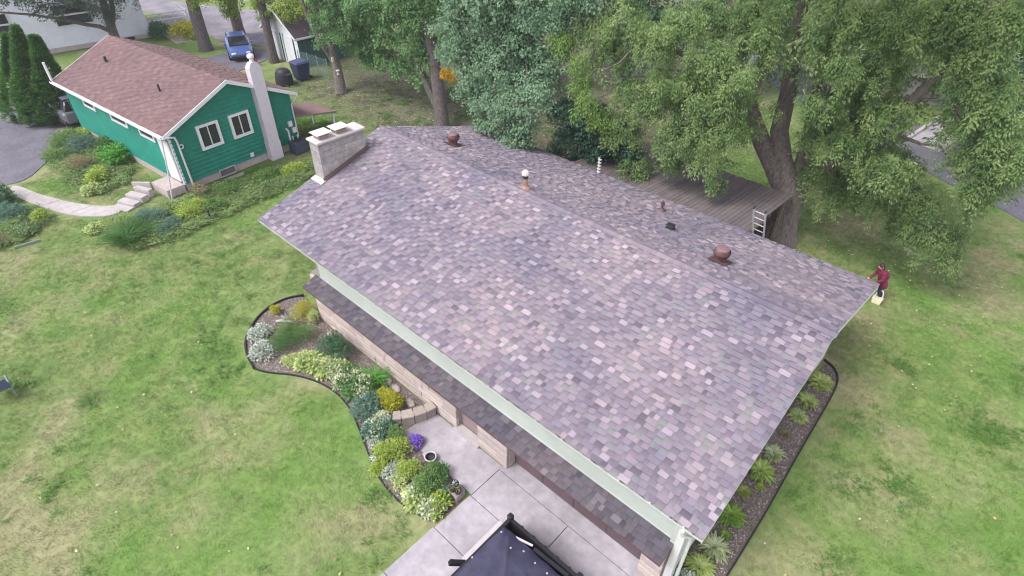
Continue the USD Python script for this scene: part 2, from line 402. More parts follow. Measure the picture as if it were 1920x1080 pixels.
# curved garden path of poured slabs
_path = smoothpoly(PATH, 2)
_px = np.linspace(0, 1, 6)
gp = thing("garden_path", None, None, (-14, -4, 0), kind="structure")
_cuts = [-17.6, -15.7, -13.9, -12.2, -10.2]
for a, b in zip(_cuts[:-1], _cuts[1:]):
    pc = _path.intersection(Polygon([(a + .012, -8), (b - .012, -8), (b - .012, 0), (a + .012, 0)]))
    for g_ in getattr(pc, "geoms", [pc]):
        if g_.area > .05:
            part(gp, "slab", MB().prism(g_, -.05, .035 + .006 * RNG.random()), M_CONC2)

# driveway and walk: separate poured slabs with open joints
dw = thing("driveway", None, None, (14.5, -4, 0), kind="structure")
_slabs = [(9.32, 12.36, -1.27, -.02), (12.38, 14.9, -1.3, -.17), (14.92, 17.55, -1.3, -.17), (12.36, 17.55, -.15, .42),
          (12.34, 14.9, -2.62, -1.32), (14.92, 17.55, -2.62, -1.32)]
for k, y1 in enumerate(np.arange(-2.64, -17.4, -1.64)):
    for a, b in ((12.3, 14.9), (14.92, 17.55)):
        _slabs.append((a, b, y1 - 1.62, y1))
for k, (a, b, c_, d_) in enumerate(_slabs):
    t = .03 + .004 * ((k * 7) % 3) / 3
    part(dw, "slab", MB().cbox(a, b, c_, d_, -.08, t, .006), M_CONC)

# planting beds
bedL = smoothpoly(BED_L, 2).union(Polygon([(3.0, -.01), (9.36, -.01), (9.36, -.9), (4.0, -.9)]))
bedR = smoothpoly(BED_R, 2)
solo("left_planting_bed_soil", MB().prism(bedL, -.05, .012), M_MULCH, kind="structure")
solo("right_planting_bed_soil", MB().prism(bedR, -.05, .012), M_MULCH, kind="structure")


def strip(pts, h, w, c=(1, 1, 1)):
    mb = MB(); p = np.array(pts, float)
    for _ in range(3):
        q = p; p = np.vstack([q[:1], np.stack([.75 * q[:-1] + .25 * q[1:], .25 * q[:-1] + .75 * q[1:]], 1).reshape(-1, 2), q[-1:]])
    line = shapely.LineString(p).buffer(w / 2, cap_style="flat")
    mb.prism(line, -.05, h, c)
    return mb


solo("bed_edging", strip([(1.25, .32), (.86, -.38), (1.0, -1.4), (1.75, -2.37), (2.54, -2.83), (3.47, -3.0)], .1, .05), M_EDGE, "black plastic edging curved round the rounded end of the front flower bed", "edging")
solo("bed_edging", strip([(3.47, -3.0), (4.01, -2.77), (4.82, -2.14), (5.98, -1.7), (7.25, -1.72), (8.75, -2.27), (9.94, -2.7), (10.87, -2.8), (11.6, -2.72), (12.2, -2.5)], .045, .035), M_EDGE, "low dark edging between the front lawn and the long flower bed", "edging")
solo("bed_edging", strip([(17.66, 10.93), (18.07, 10.78), (18.38, 10.3), (18.48, 9.4), (18.53, 6.7), (18.63, 4.07), (18.65, 2.4), (18.65, .3), (18.42, -.9)], .07, .04), M_EDGE, "black edging round the narrow hosta bed at the house's end wall", "edging")


def bark(poly, n, seed):
    """loose bark chips and small stones lying on a bed"""
    r = np.random.default_rng(seed); x0, y0, x1, y1 = poly.bounds; P = r.uniform((x0, y0), (x1, y1), (n, 2))
    P = P[shapely.contains_xy(poly.buffer(-.05), P[:, 0], P[:, 1])]
    mb = MB(); tones = np.array([(.25, .21, .185), (.14, .115, .10), (.33, .29, .255), (.44, .40, .37), (.18, .15, .13)])
    for x, y in P:
        a = r.random() * 6.28; l, w, h = r.uniform(.02, .06), r.uniform(.012, .03), r.uniform(.008, .022)
        c, s = math.cos(a), math.sin(a)
        mb.obox((x, y, .008), (c * l, s * l, r.uniform(-.01, .02)), (-s * w, c * w, 0), (0, 0, h), tones[r.integers(5)] * r.uniform(.8, 1.2))
    return mb


M_CHIP = tintmat("bark_chips", .95, .3, 50, bump=0)
solo("bark_chips", bark(bedL, 9000, 3), M_CHIP, "loose brown bark chips covering the front flower bed", "mulch", kind="stuff")
solo("bark_chips", bark(bedR, 4200, 4), M_CHIP, "loose grey-brown chips covering the hosta bed", "mulch", kind="stuff")
# ---------------------------------------------------------------- the long house
L, W, RISE, HE = 18.06, 11.66, 1.77, 3.23
SL = math.hypot(W / 2, RISE)
house = thing("house", "long low stone house with a mottled purple-grey shingle roof", "house", (9, 5, 0))
M_FASC = mat("pale_green_siding", (.40, .44, .395), .55, .06, 2.0, big=.1)
M_WHITE = mat("white_trim", (.56, .57, .55), .5, .06, 3.0, big=.08)
M_GUT = mat("gutter_metal", (.52, .55, .51), .4, .07, 4.0, big=.12)
M_STONE = tintmat("lannon_stone", .85, .16, 9.0, stain=.12)
M_MORTAR = mat("mortar", (.27, .245, .23), .95, .15)
M_BROWN = mat("brown_metal", (.11, .065, .06), .5, .2, 8)
M_DOORB = mat("brown_garage_door", (.105, .075, .085), .6, .12, 3)
M_SHING = tintmat("shingles", .82, .2, 55.0, spec=.45, stain=.24)
M_RUST = mat("weathered_brown_paint", (.115, .060, .058), .5, .25, 14, col2=(.06, .032, .033))

TONES = [((.190, .163, .186), 34), ((.172, .152, .178), 22), ((.148, .131, .158), 14), ((.210, .178, .190), 14), ((.272, .236, .248), 12), ((.245, .206, .208), 10), ((.118, .107, .132), 5), ((.155, .152, .185), 7)]
_tc = np.array([t[0] for t in TONES]) * np.array((1.12, 1.09, 1.14))
_tc = .55 * _tc + .45 * _tc.mean(1, keepdims=True) * np.array((1.07, .925, 1.03)); _tp = np.array([t[1] for t in TONES], float); _tp /= _tp.sum()


def shingle_field(o, u, v, length, slope, seed, dark=1.0, e=.152, wmin=.09, wmax=.25, pale=1.0):
    """laminated shingles on a slope: every tab its own thickness, width and tone. Returns (verts (n,8,3), tint (n,8,3))"""
    r = np.random.default_rng(seed); o, u, v = map(np.asarray, (o, u, v)); nrm = np.cross(u, v)
    out, col = [], []
    rows = int(slope / e) + 1
    patch_seed = seed * 11
    for k in range(rows):
        s0 = k * e; s1 = min(s0 + e, slope)
        if s1 - s0 < .02:
            continue
        x = -r.random() * .3
        raised = r.random() < .5
        while x < length:
            w = r.uniform(wmin, wmax) if raised else r.uniform(wmin * 1.2, wmax * 1.25)
            a, b = max(x, 0), min(x + w, length)
            x += w; raised = not raised
            if b - a < .015:
                continue
            t = r.uniform(.016, .024) if raised else r.uniform(.004, .006)
            ds = r.uniform(-.006, .006)
            tone = _tc[r.choice(len(_tc), p=_tp)] * r.uniform(.98, 1.15)
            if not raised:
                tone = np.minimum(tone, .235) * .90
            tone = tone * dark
            g = .0025
            q0, q1 = o + u * (a + g) + v * (s0 + ds), o + u * (b - g) + v * (s0 + ds)
            q2, q3 = o + u * (b - g) + v * (s1 + .02), o + u * (a + g) + v * (s1 + .02)
            out.append([q0, q1, q2, q3, q0 + nrm * t, q1 + nrm * t, q2 + nrm * .002, q3 + nrm * .002])
            c = np.tile(tone, (8, 1))
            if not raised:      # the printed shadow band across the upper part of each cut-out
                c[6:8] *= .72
            c[0:2] *= (.2 if raised and r.random() < .7 else .7)  # butt edges darkened to paint in the shadow line beneath tabs
            col.append(c)
    return np.array(out), np.array(col)


SH_F = np.array([[4, 5, 6, 7], [0, 1, 5, 4], [1, 2, 6, 5], [3, 0, 4, 7]])


def shingle_mesh(P, C):
    n = len(P); f = (SH_F[None] + 8 * np.arange(n)[:, None, None]).reshape(-1, 4)
    return MB().add(P.reshape(-1, 3), f, C.reshape(-1, 3))


def lay_shingles(parent, fields, n_single, name="shingle"):
    """the tabs that show largest are pieces of their own, the rest one piece"""
    P = np.concatenate([f[0] for f in fields]); C = np.concatenate([f[1] for f in fields])
    top = P[:, 4:].mean(1); d = np.linalg.norm(top - np.array(CAM_POS), axis=1)
    area = np.linalg.norm(P[:, 5] - P[:, 4], axis=1) / d ** 2.6
    order = np.argsort(-area)
    for k in order[:n_single]:
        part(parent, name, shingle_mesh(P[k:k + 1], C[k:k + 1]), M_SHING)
    rest = order[n_single:]
    if len(rest):
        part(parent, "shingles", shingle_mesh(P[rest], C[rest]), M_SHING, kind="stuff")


ks = RISE / (W / 2)


def rz(y):
    return HE + ks * (y if y <= W / 2 else W - y)


# roof deck (closed, 0.16 thick) with the shingles laid on it
deck = MB()
prof = [(0, HE - .03), (W / 2, HE + RISE - .03), (W, HE - .03), (W, HE - .19), (W / 2, HE + RISE - .19), (0, HE - .19)]
pv = [(x, y, z) for x in (0.02, L - .02) for y, z in prof]
deck.add(pv, [[0, 1, 7, 6], [1, 2, 8, 7], [3, 4, 10, 9], [4, 5, 11, 10], [0, 5, 4, 1], [1, 4, 3, 2], [6, 7, 10, 11], [7, 8, 9, 10], [5, 0, 6, 11], [2, 3, 9, 8]])
roof = part(house, "roof", deck, M_WHITE)
uf, vf = np.array([1.0, 0, 0]), np.array([0, W / 2, RISE]) / SL
vb = np.array([0, -W / 2, RISE]) / SL
F_front = shingle_field((-.03, -.06, HE - .02 - .06 * ks), uf, vf, L + .06, SL + .03, 1)
F_back = shingle_field((L + .03, W + .05, HE - .02 - .05 * ks), -uf, vb, L + .06, SL + .02, 2)
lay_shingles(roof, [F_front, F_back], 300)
# ridge caps
rc = []; rcc = []
r_ = np.random.default_rng(5)
capmb = MB()
for k, x in enumerate(np.arange(0, L, .145)):
    t = _tc[r_.choice(4)] * r_.uniform(.92, 1.04); z = HE + RISE + .008
    for s in (-1, 1):
        y1 = W / 2 + s * .14
        capmb.add([(x, W / 2, z + .012), (x + .16, W / 2, z), (x + .16, y1, z - .14 * ks - .006), (x, y1, z - .14 * ks + .006)], [[0, 1, 2, 3] if s < 0 else [3, 2, 1, 0]], t)
part(roof, "ridge_caps", capmb, M_SHING, kind="stuff")
# rake boards and metal drip edge
for nm, x0, x1 in (("rake_board", -.02, .02), ("rake_board", L - .02, L + .02)):
    mb = MB()
    for ya, yb in ((0, W / 2), (W / 2, W)):
        za, zb = rz(ya), rz(yb)
        mb.hexa([(x0, ya, za - .24), (x1, ya, za - .24), (x1, yb, zb - .24), (x0, yb, zb - .24), (x0, ya, za - .035), (x1, ya, za - .035), (x1, yb, zb - .035), (x0, yb, zb - .035)])
    part(house, nm, mb, M_WHITE)


def gutter(x0, x1, y, z, out, name, m):
    """open K-profile trough: y is its house side, out = -1 or 1 the way it faces"""
    pr = [(0, .0), (0, -.11), (.05, -.115), (.065, -.05), (.085, -.005), (.075, -.004), (.056, -.05), (.043, -.107), (.008, -.103), (.008, 0)]
    n = len(pr); mb = MB()
    xs = np.linspace(x0, x1, 25)
    sag = [-.012 * abs(math.sin(k * 1.7)) for k in range(25)]
    v = np.array([[(x, y + out * a, z + b + sg) for a, b in pr] for x, sg in zip(xs, sag)]).reshape(-1, 3)
    i, j = np.meshgrid(np.arange(24), np.arange(n), indexing="ij")
    mb.add(v, np.stack([i * n + j, i * n + (j + 1) % n, (i + 1) * n + (j + 1) % n, (i + 1) * n + j], -1).reshape(-1, 4))
    for x in (x0, x1):
        mb.box(x - .004, x + .004, min(y, y + out * .08), max(y, y + out * .08), z - .112, z - .004)
    g = part(house, name, mb, m)
    for x in np.arange(x0 + .45, x1, .82):
        if RNG.random() < .85:
            part(g, "gutter_strap", MB().box(x - .018, x + .018, min(y, y + out * .08), max(y, y + out * .08), z - .004, z + .004), M_WHITE)
    return g


gutter(-.03, L + .02, -.01, HE - .055, -1, "gutter", M_GUT)
gutter(.2, L - .2, W + .03, HE - .055, 1, "gutter", M_BROWN)
# damp leaves caught in the gutter
lf = MB()
for k in range(120):
    x = RNG.uniform(3, 17.9); y = -.04 - RNG.random() * .03; z = HE - .09; a = RNG.random() * 6
    lf.obox((x, y, z), (.05 * math.cos(a), .015 * math.sin(a), .02), (-.02 * math.sin(a), .02 * math.cos(a), 0), (0, 0, .004), mul((.12, .09, .05), RNG.uniform(.6, 1.6)))
part(house, "leaf_debris", lf, M_CHIP, kind="stuff")

# upper front wall (pale green band) between the two roofs
XA, XB = 3.62, 17.56
part(house, "front_wall_band", MB().box(XA, XB, .05, .25, 2.24, HE - .19), M_FASC)
part(house, "band_moulding", MB().box(XA - .01, XB, .03, .05, 2.325, 2.36), M_FASC)
part(house, "corner_board", MB().box(XB + .002, XB + .17, -.02, .2, 0, HE - .19), M_WHITE)
part(house, "corner_board", MB().box(XB - .10, XB, -.022, .048, 2.30, HE - .2), M_FASC)

# lower pent roof with its own shingles
PZ0, PZ1, PY = 2.11, 2.31, -.51
pd = MB().hexa([(XA - .25, PY, PZ0 - .13), (XB, PY, PZ0 - .13), (XB, .05, PZ1 - .13), (XA - .25, .05, PZ1 - .13), (XA - .25, PY, PZ0), (XB, PY, PZ0), (XB, .05, PZ1), (XA - .25, .05, PZ1)])
pent = part(house, "lower_roof", pd, M_RUST)
ps = math.hypot(.05 - PY, PZ1 - PZ0)
F_p = shingle_field((XA - .28, PY - .03, PZ0 + .004 - .03 * (PZ1 - PZ0) / (.05 - PY)), uf, np.array([0, .05 - PY, PZ1 - PZ0]) / ps, XB - XA + .28, ps + .02, 3, dark=.43, e=.15)  # dark factor paints the upper eave's shade into every tab tone
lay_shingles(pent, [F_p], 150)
part(house, "drip_edge", MB().box(XA - .27, XB, PY - .045, PY - .005, PZ0 - .05, PZ0 - .004), M_RUST)


def masonry(parent, x0, x1, y, z0, z1, seed, depth=.12, facing="y", rows=None, name="stone"):
    """courses of long split stones, each a block of its own, joints raked back"""
    r = np.random.default_rng(seed); z = z0
    while z < z1 - .03:
        h = min(r.choice([.13, .19, .19, .25]), z1 - z)
        if z1 - z - h < .08:
            h = z1 - z
        x = x0
        while x < x1 - .01:
            w = r.uniform(.32, 1.05)
            if x1 - x - w < .22:
                w = x1 - x
            g = .006; pr = r.uniform(-.012, .012)
            tone = np.array((.44, .38, .345)) * r.uniform(.82, 1.12) * np.array((1, r.uniform(.96, 1.02), r.uniform(.93, 1.03)))
            mb = MB()
            if facing == "y":
                mb.cbox(x + g, x + w - g, y + pr, y + depth, z + g, z + h - g, .012, tone)
            else:
                mb.cbox(y - depth, y + pr, x + g, x + w - g, z + g, z + h - g, .012, tone)
            part(parent, name, mb, M_STONE)
            x += w
        z += h


# stone front wall, door opening, garage opening
DX0, DX1, GX0, GX1, XR = 10.42, 11.32, 12.52, 16.92, 17.56
wall = part(house, "front_wall", MB().box(2.9, DX0, .1, .34, 0, 2.2), M_MORTAR)
pier = part(house, "wall_pier", MB().box(DX1, GX0 - .02, .1, .34, 0, 2.2), M_MORTAR)
pier2 = part(house, "wall_pier", MB().box(GX1 + .02, XR, .1, .34, 0, 2.2), M_MORTAR)
part(house, "door_lintel", MB().box(DX0 + .002, DX1 - .002, .1, .34, 2.02, 2.2), M_MORTAR)
masonry(wall, 2.9, DX0, 0, .02, 2.12, 11)
masonry(pier, DX1, GX0, 0, .02, 2.12, 12)
masonry(pier2, GX1, XR - .06, 0, .02, 2.12, 13)
masonry(pier, .105, .40, GX0 + .01, .02, 2.1, 14, depth=.1, facing="x", name="jamb_stone")
part(house, "front_door", MB().box(DX0, DX1, .2, .26, .14, 2.0), mat("brown_door", (.24, .185, .185), .6, .1, 2))
part(house, "door_step", MB().cbox(DX0 - .08, DX1 + .1, -.1, .2, 0, .13, .012), M_CONC2)
gd = part(house, "garage_door", MB().box(GX0, GX1, .34, .38, 0.05, 2.1), M_DOORB)
for k in range(4):
    for j in range(4):
        x = GX0 + .06 + j * 1.085; z = .09 + k * .5
        part(gd, "door_panel", MB().cbox(x, x + 1.02, .315, .345, z, z + .43, .012), M_DOORB)
part(house, "garage_header", MB().box(GX0, GX1, .12, .33, 2.1, 2.26), M_RUST)
# remaining walls of the body
BX0, BX1, BY1 = .65, XR + .02, 11.05
M_WALLB = mat("tan_wall", (.36, .33, .29), .8, .12, 3)
part(house, "side_wall", MB().prism([(BX0, 1.4), (BX0 + .2, 1.4), (BX0 + .2, BY1), (BX0, BY1)], 0, HE - .05), M_WALLB)
part(house, "recessed_wall", MB().box(BX0 + .2, 3.3, 1.4, 1.6, 0, HE - .1).box(2.9, 3.1, .345, 1.4, 0, HE - .2), M_WALLB)
part(house, "back_wall", MB().box(BX0 + .2, BX1 - .2, BY1 - .2, BY1, 0, HE - .06), M_WALLB)
gbl = MB()
for x0, x1 in ((BX1 - .2, BX1), (BX0, BX0 + .2)):
    pr = [(1.4 if x0 < 5 else .36, HE - .3), (1.4 if x0 < 5 else .36, rz(1.4 if x0 < 5 else .36) - .2), (W / 2, HE + RISE - .2), (BY1, rz(BY1) - .2), (BY1, HE - .3)]
    v = [(x, y, z) for x in (x0 + .002, x1 - .002) for y, z in pr]
    gbl.add(v, [[0, 1, 2], [0, 2, 3], [0, 3, 4], [5, 7, 6], [5, 8, 7], [5, 9, 8]])
part(house, "gable_wall", gbl, M_WHITE)
part(house, "end_wall", MB().box(BX1 - .2, BX1, .36, BY1, 0, HE - .3), M_WHITE)
for k, z in enumerate(np.arange(.1, 2.9, .2)):
    part(house, "siding_board", MB().hexa([(BX1, .36, z), (BX1 + .028, .36, z), (BX1 + .028, BY1, z), (BX1, BY1, z), (BX1, .36, z + .2), (BX1 + .008, .36, z + .2), (BX1 + .008, BY1, z + .2), (BX1, BY1, z + .2)]), M_WHITE)

# downspout at the near corner, with its elbows
part(house, "downspout", MB().tube([(17.66, -.10, HE - .16), (17.68, -.08, HE - .34), (17.80, .10, HE - .52), (17.82, .12, HE - .7), (17.82, .12, .55), (17.85, .08, .3), (18.0, -.25, .12)], .042, 8), M_GUT, smooth=50)

# chimney
ch = MB().box(.03, .60, 2.58, 4.56, 0, 5.44)
chim = part(house, "chimney", ch, M_MORTAR)
r_ = np.random.default_rng(21)
M_CHST = tintmat("chimney_stone", .9, .30, 5.0, stain=.22)
z = 3.9
while z < 5.42:
    h = min(.24, 5.44 - z)
    for (fx, n0, n1) in (("x", 2.56, 4.58), ("y", .01, .62), ("b", .01, .62), ("w", 2.56, 4.58)):
        t = n0
        while t < n1 - .01:
            w = r_.uniform(.5, 1.1); w = n1 - t if n1 - t - w < .25 else w
            tone = np.array((.355, .33, .305)) * r_.uniform(.86, 1.08); g = .003; p_ = r_.uniform(.012, .022)
            mb = MB()
            if fx == "x":
                mb.cbox(.60, .60 + p_, t + g, t + w - g, z + g, z + h - g, .006, tone)
            elif fx == "w":
                mb.cbox(.03 - p_, .03, t + g, t + w - g, z + g, z + h - g, .006, tone)
            elif fx == "y":
                mb.cbox(t + g, t + w - g, 2.58 - p_, 2.58, z + g, z + h - g, .006, tone)
            else:
                mb.cbox(t + g, t + w - g, 4.56, 4.56 + p_, z + g, z + h - g, .006, tone)
            part(chim, "chimney_stone", mb, M_CHST)
            t += w
    z += h
M_CAP = mat("chimney_cap_mortar", (.52, .485, .465), .85, .12, 5)
part(chim, "chimney_cap", MB().cbox(-.06, .69, 2.50, 4.64, 5.442, 5.53, .015), M_CAP)
for y0 in (2.66, 3.42):
    part(chim, "flue", MB().box(.14, .50, y0 + .06, y0 + .50, 5.531, 5.66), mat("clay_flue", (.28, .22, .19), .8, .2))
    part(chim, "flue_grate", MB().box(.17, .47, y0 + .09, y0 + .47, 5.661, 5.72), M_EDGE)
    part(chim, "flue_hood", MB().cbox(.04, .60, y0 - .04, y0 + .60, 5.722, 5.75, .008), mat("pale_metal", (.68, .66, .62), .5, .08))
fl = MB()
for ya, yb in ((2.5, 4.66),):
    fl.hexa([(.625, ya, rz(ya) + .01), (.70, ya, rz(ya) + .01), (.70, yb, rz(yb) + .01), (.625, yb, rz(yb) + .01), (.625, ya, rz(ya) + .12), (.645, ya, rz(ya) + .12), (.645, yb, rz(yb) + .12), (.625, yb, rz(yb) + .12)])
part(chim, "flashing", fl, M_BROWN)
part(chim, "front_flashing", MB().hexa([(0, 2.32, rz(2.32) + .012), (.72, 2.32, rz(2.32) + .012), (.72, 2.55, rz(2.55) + .012), (0, 2.55, rz(2.55) + .012), (0, 2.32, rz(2.32) + .022), (.72, 2.32, rz(2.32) + .022), (.72, 2.55, rz(2.55) + .03), (0, 2.55, rz(2.55) + .03)]), mat("pale_sealant", (.55, .56, .56), .7, .1))

# roof vents


def turbine(x, y, s=1.0, top=(.20, .125, .125)):
    z = rz(y) + .01
    base = part(house, "turbine_vent", MB().hexa([(x - .3 * s, y - .3 * s, rz(y - .3 * s) + .018), (x + .3 * s, y - .3 * s, rz(y - .3 * s) + .018), (x + .3 * s, y + .3 * s, rz(y + .3 * s) + .018), (x - .3 * s, y + .3 * s, rz(y + .3 * s) + .018)] +
                [(x - .3 * s, y - .3 * s, rz(y - .3 * s) + .03), (x + .3 * s, y - .3 * s, rz(y - .3 * s) + .03), (x + .3 * s, y + .3 * s, rz(y + .3 * s) + .03), (x - .3 * s, y + .3 * s, rz(y + .3 * s) + .03)])
                .lathe([(.17 * s, -.06), (.17 * s, .16 * s), (.21 * s, .17 * s), (.21 * s, .19 * s), (.12 * s, .20 * s)], (x, y, z), 20), M_RUST)
    for k in range(18):
        a0 = k * 2 * math.pi / 18
        prof = [(.20, .19), (.255, .25), (.275, .32), (.25, .40), (.19, .455)]
        v = []
        for rr, zz in prof:
            for da, dr in ((0, .0), (.40, -.022)):
                v.append((x + (rr + dr) * s * math.cos(a0 + da), y + (rr + dr) * s * math.sin(a0 + da), z + zz * s))
        part(base, "vane", MB().add(v, [[2 * q, 2 * q + 1, 2 * q + 3, 2 * q + 2] for q in range(4)]), M_RUST)
    part(base, "vent_core", MB().lathe([(.15 * s, .19 * s), (.19 * s, .3 * s), (.15 * s, .44 * s)], (x, y, z), 14), M_EDGE)
    part(base, "vent_dome", MB().lathe([(.205 * s, .448 * s), (.16 * s, .475 * s), (.08 * s, .49 * s), (0.002, .495 * s)], (x, y, z), 20), mat("faded_brown_metal", top, .45, .2, 12), smooth=50)


turbine(14.34, 7.35, .95)
turbine(2.62, 7.4, .95, (.12, .08, .08))
# flue pipe with white cap
x, y = 7.62, 6.14; z = rz(y)
pv_ = part(house, "vent_pipe", MB().lathe([(.20, .0), (.16, .05), (.095, .09), (.085, .1), (.085, .42)], (x, y, z + .01), 16), mat("copper_pipe", (.30, .19, .15), .5, .25, 12))
part(pv_, "pipe_collar", MB().lathe([(.10, .40), (.10, .50), (.075, .5)], (x, y, z), 14), M_EDGE)
part(pv_, "pipe_cap", MB().lathe([(.07, .5), (.13, .52), (.14, .58), (.105, .66), (.05, .69), (.002, .695)], (x, y, z), 16), mat("white_cap", (.56, .50, .49), .4, .05), smooth=50)
# thin brown vent with cross-piece
x, y = 10.9, 10.0; z = rz(y)
p2 = part(house, "plumbing_vent", MB().lathe([(.16, 0), (.07, .06), (.045, .08), (.045, .36), (.002, .36)], (x, y, z + .012), 12), M_RUST)
part(p2, "vent_collar", MB().lathe([(.07, .2), (.075, .24), (.07, .28)], (x, y, z + .012), 12), M_BROWN)
# low black vent
x, y = 12.1, 8.4; z = rz(y)
p3 = part(house, "box_vent", MB().hexa([(x - .13, y - .13, z + .02), (x + .13, y - .13, z + .02), (x + .13, y + .13, z - .06), (x - .13, y + .13, z - .06), (x - .1, y - .1, z + .12), (x + .1, y - .1, z + .12), (x + .1, y + .1, z + .10), (x - .1, y + .1, z + .10)]), M_EDGE)
part(p3, "vent_lid", MB().cbox(x - .14, x + .14, y - .12, y + .12, z + .122, z + .14, .006), M_EDGE)
# white standpipe at the back eave
fr = part(house, "antenna_mount", MB().tube([(7.0, 11.5, HE - .05), (7.0, 11.5, HE + .75)], .03, 8), M_WHITE)
for k in range(5):
    part(fr, "bracket", MB().box(6.95, 7.10, 11.46, 11.54, HE + .1 + k * .14, HE + .13 + k * .14), M_WHITE)

# ---------------------------------------------------------------- patio cover on the back
pc = thing("patio_cover", "grey board-topped patio roof standing on posts behind the long house", "patio cover", (10, 14, 0))
PX0, PX1, PYA, PYB, PZA, PZB = 5.3, 13.45, 11.98, 16.7, 3.02, 2.62
M_DECKG = tintmat("weathered_deck_boards", .8, .22, 6.0, stain=.12)
n = 48; wd = (PX1 - PX0) / n
for k in range(n):
    a = PX0 + k * wd + .006; b = a + wd - .012; dz = RNG.uniform(-.006, .006); ye = PYB + RNG.uniform(-.05, .05)
    t = np.array((.138, .117, .115)) * RNG.uniform(.85, 1.15)
    part(pc, "roof_board", MB().hexa([(a, PYA, PZA - .03 + dz), (b, PYA, PZA - .03 + dz), (b, ye, PZB - .03 + dz), (a, ye, PZB - .03 + dz), (a, PYA, PZA + dz), (b, PYA, PZA + dz), (b, ye, PZB + dz), (a, ye, PZB + dz)], t), M_DECKG)
M_POST = mat("patio_timber", (.22, .17, .12), .8, .25, 8)
for y_, z_ in ((12.3, 2.93), (14.4, 2.75), (16.4, 2.58)):
    part(pc, "beam", MB().box(PX0, PX1 - .03, y_ - .05, y_ + .05, z_ - .2, z_ - .0), M_POST)
for x_ in (PX0 + .15, 9.4, PX1 - .2):
    for y_, z_ in ((12.3, 2.72), (16.4, 2.37)):
        part(pc, "post", MB().cbox(x_ - .06, x_ + .06, y_ - .06, y_ + .06, 0, z_, .008), M_POST)
part(pc, "brace", MB().beam((PX1 - .1, 12.35, 1.7), (PX1 - .1, 13.4, 2.8), .05, .1), M_POST)
part(pc, "end_board", MB().hexa([(PX1 + .004, 12.0, 2.85), (PX1 + .03, 12.0, 2.85), (PX1 + .03, 13.6, 2.68), (PX1 + .004, 13.6, 2.68), (PX1 + .004, 12.0, 3.0), (PX1 + .03, 12.0, 3.0), (PX1 + .03, 13.6, 2.86), (PX1 + .004, 13.6, 2.86)]), M_POST)
solo("patio_slab", MB().cbox(5.0, 13.6, 11.1, 16.9, -.05, .03, .01), M_CONC, kind="structure")
# ---------------------------------------------------------------- green house (local axes: a away from its near gable, b across the gable)
GO, GT, GL, GW, GE, GR = np.array([-10.30, .85, 0]), .095, 11.6, 6.85, 3.28, 4.80
_c, _s = math.cos(GT), math.sin(GT)
GA, GB, GZ = np.array([-_c, -_s, 0]), np.array([-_s, _c, 0]), np.array([0, 0, 1.0])


def G(a, b, z):
    return GO + GA * a + GB * b + GZ * z


def gbox(mb, a0, a1, b0, b1, z0, z1, c=(1, 1, 1)):
    # ordered so that faces point outwards (a runs opposite to x)
    return mb.hexa([G(a1, b0, z0), G(a0, b0, z0), G(a0, b1, z0), G(a1, b1, z0), G(a1, b0, z1), G(a0, b0, z1), G(a0, b1, z1), G(a1, b1, z1)], c)


gh = thing("green_house", "small green clapboard house with brown shingle roof and white corner gutters", "house", (-16, 4, 0))
M_GREEN = mat("green_clapboard", (.011, .225, .160), .55, .12, 2.5, big=.2)
M_GROOF = tintmat("brown_shingles", .9, .22, 30.0, stain=.12)
M_FOUND = mat("foundation_block", (.40, .35, .33), .9, .15, 5)
M_GTRIM = mat("bright_white_trim", (.64, .65, .66), .5, .05)
kg = (GR - GE) / (GW / 2)
gz_ = lambda b: GE + kg * (b if b < GW / 2 else GW - b)
part(gh, "foundation", gbox(MB(), .03, GL - .03, .03, GW - .03, 0, .45), M_FOUND)
wl = MB()
pr = [(0.03, .4), (GW - .03, .4), (GW - .03, gz_(.03) - .03), (GW / 2, GR - .06), (.03, gz_(.03) - .03)]
v = [G(a, b, z) for a in (.03, GL - .03) for b, z in pr]
wl.add(v, [[0, 1, 2], [0, 2, 3], [0, 3, 4], [5, 7, 6], [5, 8, 7], [5, 9, 8]])
wl.add(v, [[0, 4, 9, 5], [1, 6, 7, 2]])
gw = part(gh, "wall", wl, M_GREEN)
hole = [(1.35, 2.52), (3.10, 4.24)]
e = .215
for k in range(20):
    z0 = .42 + k * e; z1 = z0 + e + .01
    if z0 > GR - .25:
        break
    def span(z):
        t = 0 if z <= GE - .05 else (z - GE + .05) / kg
        return .0 + max(t, 0), GW - max(t, 0)
    b0, b1 = span(z1 + .12 if z1 > GE - .1 else z1)
    if b1 - b0 < .3:
        continue
    part(gw, "clapboard", MB().hexa([G(.03, b0, z0), G(-.03, b0, z0), G(-.03, b1, z0), G(.03, b1, z0), G(.03, b0, z1), G(.022, b0, z1), G(.022, b1, z1), G(.03, b1, z1)]), M_GREEN)
    if z1 < GE - .02:
        part(gw, "clapboard", MB().hexa([G(GL, 0, z0), G(0, 0, z0), G(0, .03, z0), G(GL, .03, z0), G(GL, .022, z1), G(0, .022, z1), G(0, .03, z1), G(GL, .03, z1)]), M_GREEN)
OH = .32
gr = MB()
pf = [(-OH, gz_(0) - kg * OH), (GW / 2, GR), (GW + OH, gz_(0) - kg * OH)]
v = [G(a, b, z + dz) for a in (-.28, GL + .28) for dz in (-.02, -.16) for b, z in pf]
gr.add(v, [[0, 1, 7, 6], [1, 2, 8, 7], [3, 9, 10, 4], [4, 10, 11, 5], [0, 6, 9, 3], [2, 5, 11, 8], [0, 3, 4, 1], [1, 4, 5, 2], [6, 7, 10, 9], [7, 8, 11, 10]])
groof = part(gh, "roof", gr, M_GTRIM)
_keep = TONES
sl = math.hypot(GW / 2 + OH, GR - gz_(0) + kg * OH)


